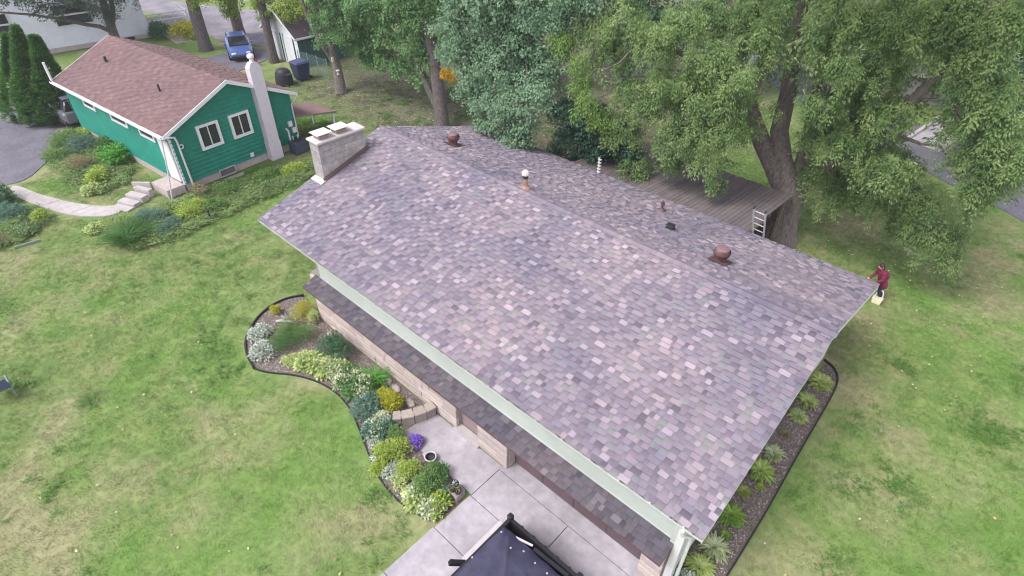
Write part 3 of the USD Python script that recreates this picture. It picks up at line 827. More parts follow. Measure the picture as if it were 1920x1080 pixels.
def brown(P, C, seed):
    r = np.random.default_rng(seed); m = C.mean(-1, keepdims=True) / .2
    return P, np.clip(m, .6, 1.35) ** .55 * np.array((.168, .108, .104))


F1 = shingle_field(G(GL + .28, -OH, gz_(0) - kg * OH - .018), -GA, (GB * (GW / 2 + OH) + GZ * (GR - gz_(0) + kg * OH)) / sl, GL + .56, sl, 31, wmin=.25, wmax=.34, e=.17)
F2 = shingle_field(G(-.28, GW + OH, gz_(0) - kg * OH - .018), GA, (-GB * (GW / 2 + OH) + GZ * (GR - gz_(0) + kg * OH)) / sl, GL + .56, sl, 32, wmin=.25, wmax=.34, e=.17)
F1, F2 = brown(*F1, 1), brown(*F2, 2)
Pm, Cm = np.concatenate([F1[0], F2[0]]), np.concatenate([F1[1], F2[1]])
part(groof, "shingles", shingle_mesh(Pm, Cm), M_GROOF, kind="stuff")
# white rake and eave boards
for b0, b1 in ((-OH, GW / 2), (GW / 2, GW + OH)):
    za, zb = (gz_(0) - kg * OH, GR) if b0 < 0 else (GR, gz_(0) - kg * OH)
    for a0, a1 in ((-.325, -.282), (GL + .282, GL + .32)):
        part(gh, "rake_board", MB().hexa([G(a1, b0, za - .2), G(a0, b0, za - .2), G(a0, b1, zb - .2), G(a1, b1, zb - .2), G(a1, b0, za - .01), G(a0, b0, za - .01), G(a0, b1, zb - .01), G(a1, b1, zb - .01)]), M_GTRIM)
ze = gz_(0) - kg * OH
for bb in (-OH - .13,):
    g_ = MB(); gbox(g_, -.28, GL + .28, bb, bb + .12, ze - .14, ze - .13); gbox(g_, -.28, GL + .28, bb, bb + .012, ze - .13, ze - .02); gbox(g_, -.28, GL + .28, bb + .108, bb + .12, ze - .13, ze - .02)
    part(gh, "gutter", g_, M_GTRIM)
M_GLASS = glassmat()
M_FRAMEG = mat("window_bar_grey", (.55, .55, .56), .4, .05)
for b0, b1 in hole:      # two gable windows with wide white casings
    z0, z1 = 1.74, 3.0
    f = MB()
    for q in ((b0, b1, z0, z0 + .15), (b0, b1, z1 - .13, z1), (b0, b0 + .14, z0 + .15, z1 - .13), (b1 - .14, b1, z0 + .15, z1 - .13)):
        gbox(f, -.10, -.002, *q)
    w_ = part(gh, "window", f, M_GTRIM)
    bm = (b0 + b1) / 2
    part(w_, "pane", gbox(MB(), -.052, -.034, b0 + .14, bm - .03, z0 + .15, z1 - .13), M_GLASS)
    part(w_, "pane", gbox(MB(), -.052, -.034, bm + .03, b1 - .14, z0 + .15, z1 - .13), M_GLASS)
    part(w_, "mullion", gbox(MB(), -.075, -.033, bm - .03, bm + .03, z0 + .15, z1 - .13), M_FRAMEG)
for a0, a1 in ((1.55, 3.05), (4.3, 6.1), (7.9, 9.3)):      # long front windows under the eave
    z0, z1 = 2.2, 3.05
    f = MB()
    for q in ((a0, a1, z0, z0 + .12), (a0, a1, z1 - .1, z1), (a0, a0 + .11, z0 + .12, z1 - .1), (a1 - .11, a1, z0 + .12, z1 - .1)):
        gbox(f, q[0], q[1], -.05, -.002, q[2], q[3])
    w_ = part(gh, "window", f, M_GTRIM)
    part(w_, "pane", gbox(MB(), a0 + .11, a1 - .11, -.012, -.003, z0 + .12, z1 - .1), M_GLASS)
# front door at the near corner, its landing, steps and rail
part(gh, "front_door", gbox(MB(), .25, 1.2, -.06, -.002, .5, 2.6), M_GTRIM)
part(gh, "corner_post", gbox(MB(), -.02, .10, -.035, .07, .4, GE - .1), M_GTRIM)
part(gh, "landing", gbox(MB(), .0, 1.5, -.95, -.06, 0, .44), M_FOUND)
part(gh, "rail_post", MB().tube([G(-.25, -.95, 0), G(-.2, -.6, 1.6), G(-.15, -.35, GE - .2)], .035, 8), mat("grey_pipe", (.5, .49, .47), .5, .1))
# downspouts
part(gh, "downspout", MB().tube([G(-.30, -OH - .02, ze - .1), G(-.33, -.1, ze - .12), G(-.28, .18, ze - .22), G(-.08, .30, ze - .55), G(-.08, .32, .4), G(-.25, .34, .18), G(-.85, .40, .06)], .05, 8), M_GTRIM, smooth=50)
part(gh, "downspout", MB().tube([G(.12, -OH - .02, ze - .14), G(.10, -.1, ze - .5), G(.10, -.06, .6)], .045, 8), M_GTRIM, smooth=50)
part(gh, "downspout", MB().tube([G(-.27, GW + OH, ze - .1), G(-.2, GW + .1, ze - .4), G(-.07, GW - .05, ze - .6), G(-.07, GW - .05, .2)], .04, 8), M_GTRIM, smooth=50)
# painted chimney against the gable
cm = MB()
for z0, z1, i_ in ((0, 1.0, 0), (1.0, 5.0, .03)):
    gbox(cm, -.40, -.003, 4.70 + i_, 5.42 - i_, z0, z1)
cm.hexa([G(-.003, 4.73, 5.0), G(-.40, 4.73, 5.0), G(-.40, 5.39, 5.0), G(-.003, 5.39, 5.0), G(-.08, 4.90, 5.24), G(-.36, 4.90, 5.24), G(-.36, 5.22, 5.24), G(-.08, 5.22, 5.24)])
gc = part(gh, "chimney", cm, mat("white_painted_brick", (.56, .52, .57), .7, .07, 6, 5, .5, 18, .012))
part(gc, "chimney_pot", MB().lathe([(.12, 5.23), (.10, 5.42), (.17, 5.45), (.18, 5.55), (.12, 5.62), (.002, 5.63)], G(-.22, 5.06, 0), 14), M_GTRIM, smooth=50)
# basement window, meters, vents
f = MB()
for q in ((1.8, 2.75, .02, .09), (1.8, 2.75, .40, .46), (1.8, 1.87, .09, .40), (2.68, 2.75, .09, .40)):
    gbox(f, -.04, .03, *q)
bw = part(gh, "basement_window", f, M_FOUND)
part(bw, "pane", gbox(MB(), -.005, .02, 1.87, 2.68, .09, .40), mat("dusty_glass", (.13, .12, .14), .3, .3, 9))
part(bw, "window_well", gbox(MB(), -.5, -.44, 1.7, 2.85, -.05, .12), M_FOUND)
part(gh, "wall_vent", MB().tm(trimesh.creation.torus(.10, .035, 14, 8, transform=trimesh.transformations.translation_matrix(G(-.05, .42, 2.3)) @ trimesh.transformations.rotation_matrix(math.pi / 2, [0, 1, 0]))), M_GTRIM)
for b_, z_ in ((6.45, 1.5), (6.62, 1.1)):
    part(gh, "meter_box", gbox(MB(), -.12, -.003, b_ - .12, b_ + .12, z_ - .15, z_ + .15), M_GTRIM)
part(gh, "outlet_cover", gbox(MB(), -.05, -.003, 3.72, 3.92, .5, .72), M_GTRIM)
part(gh, "vent_pipe", MB().tube([G(3.0, 1.6, gz_(1.6)), G(3.0, 1.6, gz_(1.6) + .35)], .05, 8), M_EDGE)
part(gh, "roof_vent", MB().tube([G(9.3, 1.9, gz_(1.9)), G(9.3, 1.9, gz_(1.9) + .3)], .07, 8), M_EDGE)
part(gh, "standpipe", MB().tube([G(GL + .2, -OH, ze), G(GL + .2, -OH, ze + 1.0)], .07, 8), M_GTRIM)
# lean-to back roof, brown, low
lt = MB(); lt.hexa([G(2.2, GW, 1.75), G(-.15, GW, 1.75), G(-.15, GW + 2.7, 1.2), G(2.2, GW + 2.7, 1.2), G(2.2, GW, 1.85), G(-.15, GW, 1.85), G(-.15, GW + 2.7, 1.3), G(2.2, GW + 2.7, 1.3)])
part(gh, "porch_roof", lt, mat("brown_roll_roof", (.22, .145, .14), .9, .15, 6, big=.15))
for a_ in (0, 2.05):
    part(gh, "porch_post", gbox(MB(), a_ - .05, a_ + .05, GW + 2.5, GW + 2.6, 0, 1.2), M_GTRIM)

# gas meter / covered unit by the gable
ac = thing("outdoor_unit", "dark blue-grey outdoor box unit with a pipe on top beside the white chimney", "utility box", G(-.6, 6.3, 0))
bx = MB(); gbox(bx, -.85, -.25, 5.95, 6.75, .0, .72); part(ac, "housing", bx, mat("dark_blue_metal", (.045, .055, .085), .5, .2, 8))
part(ac, "grille", MB().lathe([(.27, .722), (.27, .75), (.05, .76), (.002, .76)], G(-.55, 6.35, 0), 16), M_EDGE)
part(ac, "pipe", MB().tube([G(-.3, 6.1, .7), G(-.3, 6.1, 1.25), G(-.2, 6.05, 1.4)], .05, 8), M_GTRIM)
for b_ in (6.2, 6.5):
    part(ac, "valve", MB().tube([G(-.45, b_, .72), G(-.45, b_, .95)], .035, 8), M_GUT)

# garden steps: separate treads climbing to the landing
stp = thing("garden_steps", "short flight of pale concrete treads rising to the green house's front door", "steps", (-11.5, -1.3, 0))
tr = [(-10.95, -2.02, .06), (-11.13, -1.62, .16), (-11.32, -1.16, .27), (-11.52, -.74, .38)]
for k, (x, y, z) in enumerate(tr):
    d = np.array([-.38, .92, 0]); d /= np.linalg.norm(d); s = np.array([d[1], -d[0], 0])
    l_, w_ = (.40, 1.05) if k < 3 else (.25, .95)
    part(stp, "tread", MB().obox(np.array([x, y, -.02]) - d * l_ / 2 - s * w_ / 2, s * w_, d * l_, (0, 0, z + .02)), M_CONC2)
solo("rail_curb", MB().beam((-12.6, -.85, .2), (-11.75, -.28, .28), .12, .3), M_CONC2, "short pale curb beside the top of the garden steps", "curb")

# ---------------------------------------------------------------- white house far left
wh = thing("white_house", "white rendered house with dark windows behind the evergreens", "house", (-44, 4, 0))
M_WW = mat("white_render", (.66, .68, .76), .8, .07, 2, big=.1)
WA, WB = np.array([-41.2, -6.0, 0]), np.array([-39.4, 10.6, 0])
wd_ = (WB - WA) / np.linalg.norm(WB - WA); wn = np.array([wd_[1], -wd_[0], 0]); WLn = np.linalg.norm(WB - WA)


def WHp(s, o, z):
    return WA + wd_ * s + wn * o + np.array([0, 0, z])


def wbox(s0, s1, o0, o1, z0, z1, mb=None):
    mb = mb or MB()
    return mb.hexa([WHp(s0, o0, z0), WHp(s0, o1, z0), WHp(s1, o1, z0), WHp(s1, o0, z0), WHp(s0, o0, z1), WHp(s0, o1, z1), WHp(s1, o1, z1), WHp(s1, o0, z1)])


part(wh, "wall", wbox(0, WLn, -8, 0, .35, 5.2), M_WW)
part(wh, "foundation", wbox(-.03, WLn + .03, -8.03, .03, 0, .34), M_FOUND)
rf = MB(); v = [WHp(s, o, z) for s in (-.5, WLn + .5) for o, z in ((.5, 5.1), (-4, 7.2), (-8.5, 5.1), (-4, 6.95))]
rf.add(v, [[0, 4, 5, 1], [1, 5, 6, 2], [0, 1, 3], [1, 2, 3], [4, 7, 5], [5, 7, 6], [0, 3, 7, 4], [3, 2, 6, 7]])
part(wh, "roof", rf, mat("grey_roof", (.12, .11, .12), .9, .2))
for s0, s1, z0, z1 in ((6.2, 7.6, 1.7, 3.3), (10.4, 13.0, 1.8, 3.4), (1.5, 3.2, 1.7, 3.3)):
    w_ = part(wh, "window", wbox(s0, s1, .003, .05, z0, z1), M_FRAMEG)
    part(w_, "pane", wbox(s0 + .08, s1 - .08, .051, .058, z0 + .08, z0 + (z1 - z0) * .46), M_GLASS)
    part(w_, "pane", wbox(s0 + .08, s1 - .08, .051, .058, z0 + (z1 - z0) * .54, z1 - .08), M_GLASS)
part(wh, "basement_window", wbox(13.8, 15.4, .035, .045, .06, .3), M_GLASS)
# porch with white rails on its end
pw = thing("white_porch", "small porch with white railings at the white house's far end", "porch", (-42, 13, 0))
part(pw, "deck", wbox(WLn + .1, WLn + 3.6, -4.2, -.8, 0, .55), mat("porch_deck", (.2, .2, .2), .8, .2))
for z in (1.0, 1.5):
    part(pw, "rail", wbox(WLn + .1, WLn + 3.6, -.87, -.8, z, z + .08), M_GTRIM)
    part(pw, "rail", wbox(WLn + 3.53, WLn + 3.6, -4.2, -.88, z, z + .08), M_GTRIM)
for s in (.15, 1.3, 2.4, 3.5):
    part(pw, "post", wbox(WLn + s, WLn + s + .09, -.98, -.89, .55, 1.6), M_GTRIM)
solo("porch_walk", wbox(WLn + 1.0, WLn + 2.3, -.6, 3.2, -.05, .03), M_CONC2, kind="structure")

# ---------------------------------------------------------------- shed
sh = thing("shed", "white garden shed with dark shingle roof and green side wall", "shed", (-25, 17, 0))
SX0, SX1, SY0, SY1, SE, SR = -27.3, -23.0, 15.2, 19.6, 2.45, 3.9
M_SHW = mat("shed_white", (.60, .62, .64), .7, .08, 3)
M_TEAL = mat("shed_green_side", (.03, .085, .075), .7, .2, 3)
mb = MB(); xm = (SX0 + SX1) / 2
v = [(x, y, z) for y in (SY0, SY1) for x, z in ((SX0, 0), (SX1, 0), (SX1, SE), (xm, SR), (SX0, SE))]
mb.add(v, [[0, 1, 2], [0, 2, 4], [4, 2, 3], [5, 7, 6], [5, 9, 7], [9, 8, 7]]); mb.add(v, [[0, 4, 9, 5]])
part(sh, "wall", mb, M_SHW)
part(sh, "side_wall", MB().box(SX1 - .05, SX1 + .01, SY0 + .02, SY1 - .02, 0, SE - .05), M_TEAL)
k_ = (SR - SE) / (xm - SX0); mb = MB()
for sx, x_e in ((1, SX1 + .35), (-1, SX0 - .35)):
    ze_ = SE - k_ * .35
    q = [(xm, SY0 - .35, SR), (x_e, SY0 - .35, ze_), (x_e, SY1 + .3, ze_), (xm, SY1 + .3, SR)]
    lo = [(a, b, c - .08) for a, b, c in q]; hi = [(a, b, c + .04) for a, b, c in q]
    if sx < 0:
        lo, hi = lo[::-1], hi[::-1]
    mb.hexa([lo[0], lo[1], lo[2], lo[3], hi[0], hi[1], hi[2], hi[3]])
part(sh, "roof", mb, mat("dark_shed_roof", (.055, .042, .048), .9, .25, 12))
for a, b in (((xm, SY0 - .37, SR - .03), (SX1 + .37, SY0 - .37, SE - k_ * .35 - .03)), ((SX1 + .37, SY0 - .37, SE - k_ * .35 - .03), (SX1 + .37, SY1 + .3, SE - k_ * .35 - .03)), ((xm, SY0 - .37, SR - .03), (SX0 - .37, SY0 - .37, SE - k_ * .35 - .03))):
    part(sh, "fascia", MB().beam(a, b, .05, .14), M_GTRIM)
for x0, x1 in ((-26.6, -25.4), (-24.9, -23.6)):
    dr = part(sh, "door", MB().box(x0, x1, SY0 - .05, SY0 - .003, .1, 2.1), M_SHW)
    part(dr, "door_frame", MB().box(x0 - .09, x0 - .002, SY0 - .06, SY0 - .003, .1, 2.15), M_TEAL)
    part(dr, "door_frame", MB().box(x1 + .002, x1 + .09, SY0 - .06, SY0 - .003, .1, 2.15), M_TEAL)

# ---------------------------------------------------------------- vehicles


def car(name, label, loc, rot, body_m, kind="sedan", group=None):
    """x forwards in its own axes; about 4.6 long, 1.85 wide"""
    t = thing(name, label, "car", loc, rot)
    cs, sn = math.cos(rot), math.sin(rot); Rm = np.array([[cs, -sn, 0], [sn, cs, 0], [0, 0, 1]])

    def T(m):
        m2 = MB(); v, f, c = m.arrays(); return m2.add(v @ Rm.T + np.array(loc), f, c)
    suv = kind == "suv"
    H = 1.78 if suv else 1.44; belt = 1.08 if suv else .92; gnd = .28 if suv else .2
    def loft(secs, n=14):
        rings = []
        for x, w, z0, z1, p in secs:
            a = np.arange(n * 2) * np.pi / n
            cx, sx_ = np.cos(a), np.sin(a)
            yy = np.sign(cx) * np.abs(cx) ** p * w; zz = (z0 + z1) / 2 + np.sign(sx_) * np.abs(sx_) ** p * (z1 - z0) / 2
            rings.append(np.stack([np.full(n * 2, x), yy, zz], 1))
        v = np.concatenate(rings); k = n * 2
        i, j = np.meshgrid(np.arange(len(secs) - 1), np.arange(k), indexing="ij")
        f = np.stack([i * k + j, i * k + (j + 1) % k, (i + 1) * k + (j + 1) % k, (i + 1) * k + j], -1).reshape(-1, 4)
        m = MB().add(v, f); c0, c1 = len(v), len(v) + 1
        m.add(np.vstack([v[:k], v[:k].mean(0), v[-k:], v[-k:].mean(0)]), np.vstack([[[k, j, (j + 1) % k] for j in range(k)], [[2 * k + 1, k + 1 + (j + 1) % k, k + 1 + j] for j in range(k)]]))
        return m
    hood = belt - .06
    b = loft([(-2.28, .72, gnd + .22, belt - .12, .4), (-2.18, .86, gnd + .05, belt + (.02 if suv else -.02), .38), (-1.2, .92, gnd, belt + .03, .36), (.6, .92, gnd, belt + .02, .36), (1.1, .92, gnd, hood + .02, .36), (1.9, .88, gnd, hood - .06, .38), (2.2, .78, gnd + .06, hood - .16, .42), (2.30, .66, gnd + .2, hood - .3, .5)])
    bd = part(t, "body", T(b), body_m, smooth=40)
    back = -2.1 if suv else -1.55
    cab = loft([(back, .66, belt - .1, belt + .05, .4), (back + (.22 if suv else .55), .72, belt - .1, H - .06, .4), (-.4, .73, belt - .1, H, .42), (.25, .72, belt - .1, H - .03, .42), (1.05, .70, belt - .12, belt + .04, .5)])
    part(t, "cabin", T(cab), glassmat(), smooth=40)
    rl = loft([(back + (.2 if suv else .5), .60, H - .07, H + .005, .6), (-.4, .64, H - .06, H + .03, .6), (.28, .60, H - .08, H + .0, .6)])
    part(t, "roof_panel", T(rl), body_m, smooth=40)
    for x in (back + .45, -.35, .45):
        for s in (-1, 1):
            part(t, "pillar", T(MB().tube([(x + (.35 if x > .2 else 0), s * .735, belt - .02), (x - .05, s * .70, H - .05)], .04, 6)), body_m)
    for x in (-1.38, 1.42):
        for s in (-1, 1):
            r0 = .37 if suv else .32
            wm = trimesh.creation.cylinder(r0, .24, sections=24); wm.apply_transform(trimesh.transformations.rotation_matrix(math.pi / 2, [1, 0, 0])); wm.apply_translation((x, s * .84, r0))
            wp = part(t, "wheel", T(MB().tm(wm)), mat("tyre_rubber", (.02, .02, .022), .85, .2), smooth=40)
            rm = trimesh.creation.cylinder(r0 * .6, .02, sections=20); rm.apply_transform(trimesh.transformations.rotation_matrix(math.pi / 2, [1, 0, 0])); rm.apply_translation((x, s * .958, r0))
            part(wp, "hub", T(MB().tm(rm)), M_EDGE)
            sp = MB()
            for q in range(5):
                a = q * 2 * math.pi / 5
                sp.beam((x, s * .975, r0), (x + math.cos(a) * r0 * .62, s * .972, r0 + math.sin(a) * r0 * .62), .09, .02, up=(0, 1, 0))
            part(wp, "rim_spokes", T(sp), paint("alloy", (.55, .55, .56), .3, .8))
    for s in (-1, 1):
        part(t, "headlight", T(MB().cbox(2.12, 2.27, s * .52 - .15, s * .52 + .15, hood - .3, hood - .16, .03)), paint("lamp_lens", (.75, .76, .78), .15))
        part(t, "tail_light", T(MB().cbox(-2.27, -2.16, s * .66 - .12, s * .66 + .12, belt - .32, belt - .16, .03)), paint("red_lens", (.35, .02, .02), .2))
        part(t, "mirror", T(MB().cbox(.55, .75, s * .98 - .09, s * .98 + .09, belt, belt + .14, .03)), body_m)
    part(t, "bumper", T(MB().cbox(2.12, 2.36, -.76, .76, gnd + .06, gnd + .3, .05)), M_EDGE)
    part(t, "bumper", T(MB().cbox(-2.36, -2.15, -.76, .76, gnd + .06, gnd + .3, .05)), M_EDGE)
    return t


car("suv", "silver-grey sport utility vehicle with five-spoke wheels between the evergreens and the green house", (-23.6, 1.45, .012), math.radians(96), paint("grey_car_paint", (.15, .155, .175), .3, .3, .4), "suv")
car("parked_car", "light blue car parked behind the silver-grey vehicle", (-27.4, 3.0, .012), math.radians(96), paint("light_blue_paint", (.10, .30, .52), .3, .2, .4))
car("parked_car", "dark blue car with its bonnet towards the shed and the green roof ridge", (-29.7, 13.7, .012), math.radians(-22), paint("blue_paint", (.07, .12, .34), .3, .2, .4))

# bins by the shed
bn = thing("waste_bin", "large dark blue wheeled bin with lid near the shed", "bin", (-20.9, 13.9, 0))
M_BIN = mat("bin_plastic", (.018, .022, .06), .5, .2)
part(bn, "tub", MB().hexa([(-21.3, 13.5, .08), (-20.5, 13.5, .08), (-20.5, 14.3, .08), (-21.3, 14.3, .08), (-21.42, 13.4, 1.2), (-20.4, 13.4, 1.2), (-20.4, 14.4, 1.2), (-21.42, 14.4, 1.2)]), M_BIN)
part(bn, "lid", MB().hexa([(-21.45, 13.36, 1.205), (-20.36, 13.36, 1.205), (-20.36, 14.44, 1.205), (-21.45, 14.44, 1.205), (-21.35, 13.45, 1.3), (-20.46, 13.45, 1.3), (-20.46, 14.35, 1.34), (-21.35, 14.35, 1.34)]), mat("bin_lid", (.045, .055, .12), .4, .15))
for x in (-21.2, -20.6):
    part(bn, "wheel", MB().tube([(x - .05, 14.42, .13), (x + .05, 14.42, .13)], .13, 12), M_EDGE)
bc = thing("covered_grill", "black covered grill standing in front of the blue bin", "grill", (-20.7, 12.4, 0))
part(bc, "cover", MB().lathe([(.62, .0), (.60, .5), (.52, .86), (.40, 1.02), (.2, 1.1), (.002, 1.12)], (-20.9, 12.5, 0), 10), mat("black_cover", (.02, .02, .03), .6, .3, 5), smooth=60)
part(bc, "side_shelf", MB().cbox(-20.45, -19.95, 12.25, 12.75, .8, .84, .01), M_EDGE)
part(bc, "shelf_leg", MB().box(-20.05, -20.0, 12.3, 12.35, 0, .8), M_EDGE)
rc_ = thing("fuel_can", "red fuel can on the ground beside the dark blue car", "can", (-26.2, 13.0, 0))
part(rc_, "can", MB().cbox(-26.45, -25.95, 12.8, 13.2, 0, .5, .05), mat("red_plastic", (.42, .02, .04), .45, .1))
part(rc_, "spout", MB().tube([(-26.0, 13, .48), (-25.85, 13, .65)], .04, 8), M_EDGE)
fc = thing("wire_fence", "pale green wire panel fence beside the shed and bins", "fence", (-21, 15.3, 0))
for k in range(4):
    part(fc, "post", MB().tube([(-22.7 + k * 1.1, 14.9 + k * .1, 0), (-22.7 + k * 1.1, 14.9 + k * .1, 1.5)], .03, 6), mat("fence_green", (.18, .28, .27), .6, .1))
mb = MB()
for k in range(14):
    mb.tube([(-22.7, 14.9, .1 + k * .1), (-19.4, 15.2, .1 + k * .1)], .006, 4)
for k in range(30):
    mb.tube([(-22.7 + k * .11, 14.9 + k * .01, .1), (-22.7 + k * .11, 14.9 + k * .01, 1.45)], .006, 4)
part(fc, "wire_mesh", mb, mat("fence_green", (.18, .28, .27), .6, .1))

# distant low roof and path beyond the big tree
ds = thing("far_shed", "small grey-roofed outbuilding seen through the big tree's leaves", "shed", (12.6, 42, 0))
part(ds, "wall", MB().box(10.6, 14.6, 40.6, 44.0, 0, 1.9), mat("far_shed_wall", (.2, .19, .18), .8, .1))
part(ds, "roof", MB().hexa([(10.3, 40.3, 1.8), (14.9, 40.3, 1.8), (14.9, 44.3, 1.8), (10.3, 44.3, 1.8), (10.4, 42.2, 2.6), (14.8, 42.2, 2.6), (14.8, 42.4, 2.6), (10.4, 42.4, 2.6)]), mat("far_grey_roof", (.34, .31, .32), .9, .1))
pp = thing("far_walk", None, None, (15.5, 36.8, 0), kind="structure")
part(pp, "walk", MB().prism([(14.6, 33.5), (16.2, 33.0), (16.9, 37.6), (15.2, 38.6)], -.05, .03), M_CONC)
part(pp, "kerb", MB().beam((14.5, 33.5, .1), (15.1, 38.7, .1), .18, .2), M_CONC2)
part(pp, "kerb", MB().beam((16.3, 33.0, .1), (17.0, 37.6, .1), .18, .2), M_CONC2)
C_T = [(7.8, 13.0, 3.6, 0.68), (7.1, 13.0, 4.8, 0.94), (7.5, 13.0, 6.3, 0.96), (6.1, 13.0, 7.5, 0.96), (5.2, 13.0, 8.4, 0.89), (8.6, 13.0, 6.2, 1.04), (9.5, 13.0, 5.2, 0.88), (9.5, 13.0, 4.2, 0.47), (8.8, 13.0, 7.4, 1.0), (7.9, 13.0, 8.4, 0.99), (9.8, 13.0, 6.9, 0.99), (10.3, 13.0, 5.8, 0.91), (11.0, 13.0, 4.7, 0.74), (11.5, 13.0, 4.0, 0.37), (11.1, 13.0, 6.0, 0.89), (11.2, 13.0, 7.2, 0.85), (6.6, 13.0, 9.2, 1.0), (8.8, 13.0, 9.3, 0.95), (10.1, 13.0, 8.5, 0.85), (11.3, 13.0, 8.0, 0.7), (8.2, 13.0, 3.0, 0.36), (11.7, 13.0, 6.2, 0.43), (9.9, 15.0, 9.2, 0.98), (11.0, 15.0, 9.5, 0.85), (13.2, 15.0, 9.7, 0.88), (14.3, 15.0, 8.4, 0.89), (13.8, 15.0, 7.0, 0.76), (8.8, 15.0, 9.3, 0.8), (12.1, 15.0, 6.7, 0.52), (13.4, 15.0, 8.6, 0.73), (13.9, 17.5, 5.0, 1.11), (14.2, 17.5, 6.4, 1.06), (14.0, 17.5, 3.6, 0.88), (14.9, 17.5, 2.8, 0.8), (15.3, 17.5, 5.5, 1.06), (15.4, 17.5, 4.2, 1.01), (16.4, 17.5, 4.7, 0.91), (16.4, 17.5, 3.4, 0.88), (17.1, 17.5, 3.8, 0.92), (17.9, 17.5, 2.8, 0.87), (18.7, 17.5, 2.4, 0.78), (19.4, 17.5, 1.9, 0.53), (17.5, 17.5, 2.4, 0.59), (18.0, 17.5, 3.6, 0.84), (19.2, 17.5, 3.1, 0.4), (19.8, 17.5, 2.3, 0.24), (14.5, 17.5, 7.7, 0.97), (14.9, 17.5, 6.5, 0.9), (14.4, 17.5, 2.4, 0.5), (15.1, 17.5, 3.5, 0.87), (18.3, 17.5, 1.7, 0.46), (18.5, 17.5, 3.0, 0.69), (18.6, 16.0, 5.9, 0.8), (19.0, 16.0, 6.4, 0.83), (19.1, 16.0, 5.3, 0.64), (19.5, 16.0, 5.9, 0.66), (19.4, 16.0, 7.0, 0.84), (18.3, 16.0, 7.6, 0.85), (18.1, 16.0, 6.9, 0.7), (18.7, 16.0, 8.4, 0.81), (17.7, 16.0, 8.5, 0.84), (16.7, 16.0, 9.1, 0.84), (17.6, 16.0, 9.6, 0.89), (17.8, 16.0, 10.4, 0.94), (15.2, 16.0, 9.6, 0.95), (14.0, 16.0, 9.4, 1.08), (16.2, 16.0, 10.2, 0.99), (19.3, 16.0, 4.8, 0.32), (15.1, 16.0, 8.6, 0.72), (20.0, 16.0, 6.2, 0.59), (15.0, 16.0, 10.2, 0.85), (17.0, 16.0, 10.5, 0.95)]
C_TL = [(5.9,12.0,6.0,0.69), (6.3,12.0,5.4,0.48), (5.6,12.0,6.7,0.56), (4.4,12.0,8.0,0.47), (4.0,12.0,8.1,0.34), (5.3,12.0,7.5,0.53)]
C_O = [(2.7,10.8,3.8,0.62), (3.5,10.8,4.3,0.56), (1.7,10.8,4.0,0.73), (3.0,10.8,5.0,0.87), (4.0,10.8,5.8,0.79), (1.9,10.8,5.1,0.94), (2.4,10.8,3.3,0.29), (3.5,10.8,3.8,0.28), (0.9,10.8,4.6,0.53), (2.4,12.5,5.8,1.07), (1.1,12.5,6.0,1.21), (-0.9,12.5,5.5,1.07), (-2.0,12.5,6.3,1.23), (-2.7,12.5,7.0,1.02), (-0.2,12.5,6.9,1.27), (1.7,12.5,7.3,1.21), (3.3,12.5,6.9,0.82), (3.5,12.5,8.2,0.83), (-1.6,12.5,7.8,1.27), (0.8,12.5,8.4,1.34), (2.7,12.5,8.7,1.14), (-3.3,12.5,5.6,0.69), (-1.6,12.5,4.3,0.79), (3.3,12.5,6.0,0.51), (4.2,12.5,8.8,0.85), (4.4,12.5,9.6,1.03)]
C_M = [(-9.4,15.5,4.5,1.46), (-11.3,15.5,5.2,1.55), (-13.7,15.5,3.8,1.23), (-14.3,15.5,2.5,0.92), (-12.6,15.5,2.6,1.03), (-10.5,15.5,2.9,0.86), (-7.8,15.5,6.0,1.45), (-8.5,15.5,3.8,0.83), (-9.6,15.5,6.5,1.53), (-13.9,15.5,5.2,1.34), (-6.8,15.5,7.1,1.31), (-16.0,15.5,2.9,0.79), (-8.9,15.5,2.4,0.46)]
C_Y = [(-5.0,14.0,4.0,0.32), (-4.7,14.0,3.9,0.17)]
C_Ll = [(-17.1,14.2,4.4,0.91), (-15.0,14.2,5.3,1.07), (-14.3,14.2,4.4,0.94), (-12.1,14.2,5.9,1.14), (-16.1,14.2,3.7,0.63), (-17.9,14.2,3.8,0.43), (-13.5,14.2,6.2,1.28), (-15.8,14.2,6.0,1.17), (-17.7,14.2,3.1,0.32)]
C_B = [(4.5,13.2,3.3,0.93), (6.0,13.2,3.4,0.81), (5.4,13.2,4.4,1.03), (6.9,13.2,4.2,0.78), (4.0,13.2,4.5,0.84), (7.4,13.2,3.7,0.50), (3.5,13.2,2.4,0.46)]
C_W = [(-36.0,5.5,3.8,1.35), (-36.0,2.7,4.5,1.28), (-36.0,1.4,4.6,0.96), (-36.0,6.3,3.1,0.97), (-36.0,3.9,3.3,0.78), (-36.0,7.0,2.4,0.66), (-36.0,4.6,4.2,1.17), (-36.0,8.5,3.4,1.00), (-36.0,3.4,3.9,0.77)]
C_S1 = [(-31.5,12.4,3.7,0.66), (-29.0,12.4,4.8,0.98)]
C_S2 = [(-33.6,15.4,2.1,0.72), (-33.6,15.4,3.1,1.10)]
C_S3 = [(-25.8,14.7,3.3,0.64), (-24.0,14.7,3.9,0.54), (-22.2,14.7,4.0,0.60), (-22.2,14.7,4.8,0.90), (-25.7,14.7,4.3,0.87), (-20.1,14.7,5.0,0.72), (-27.2,14.7,3.7,0.48)]
C_BG0 = [(-2.2,28.0,2.1,1.82), (-0.2,28.0,4.5,2.04), (-4.6,28.0,3.7,1.83), (-6.6,28.0,5.0,2.21), (-2.0,28.0,5.8,2.05)]
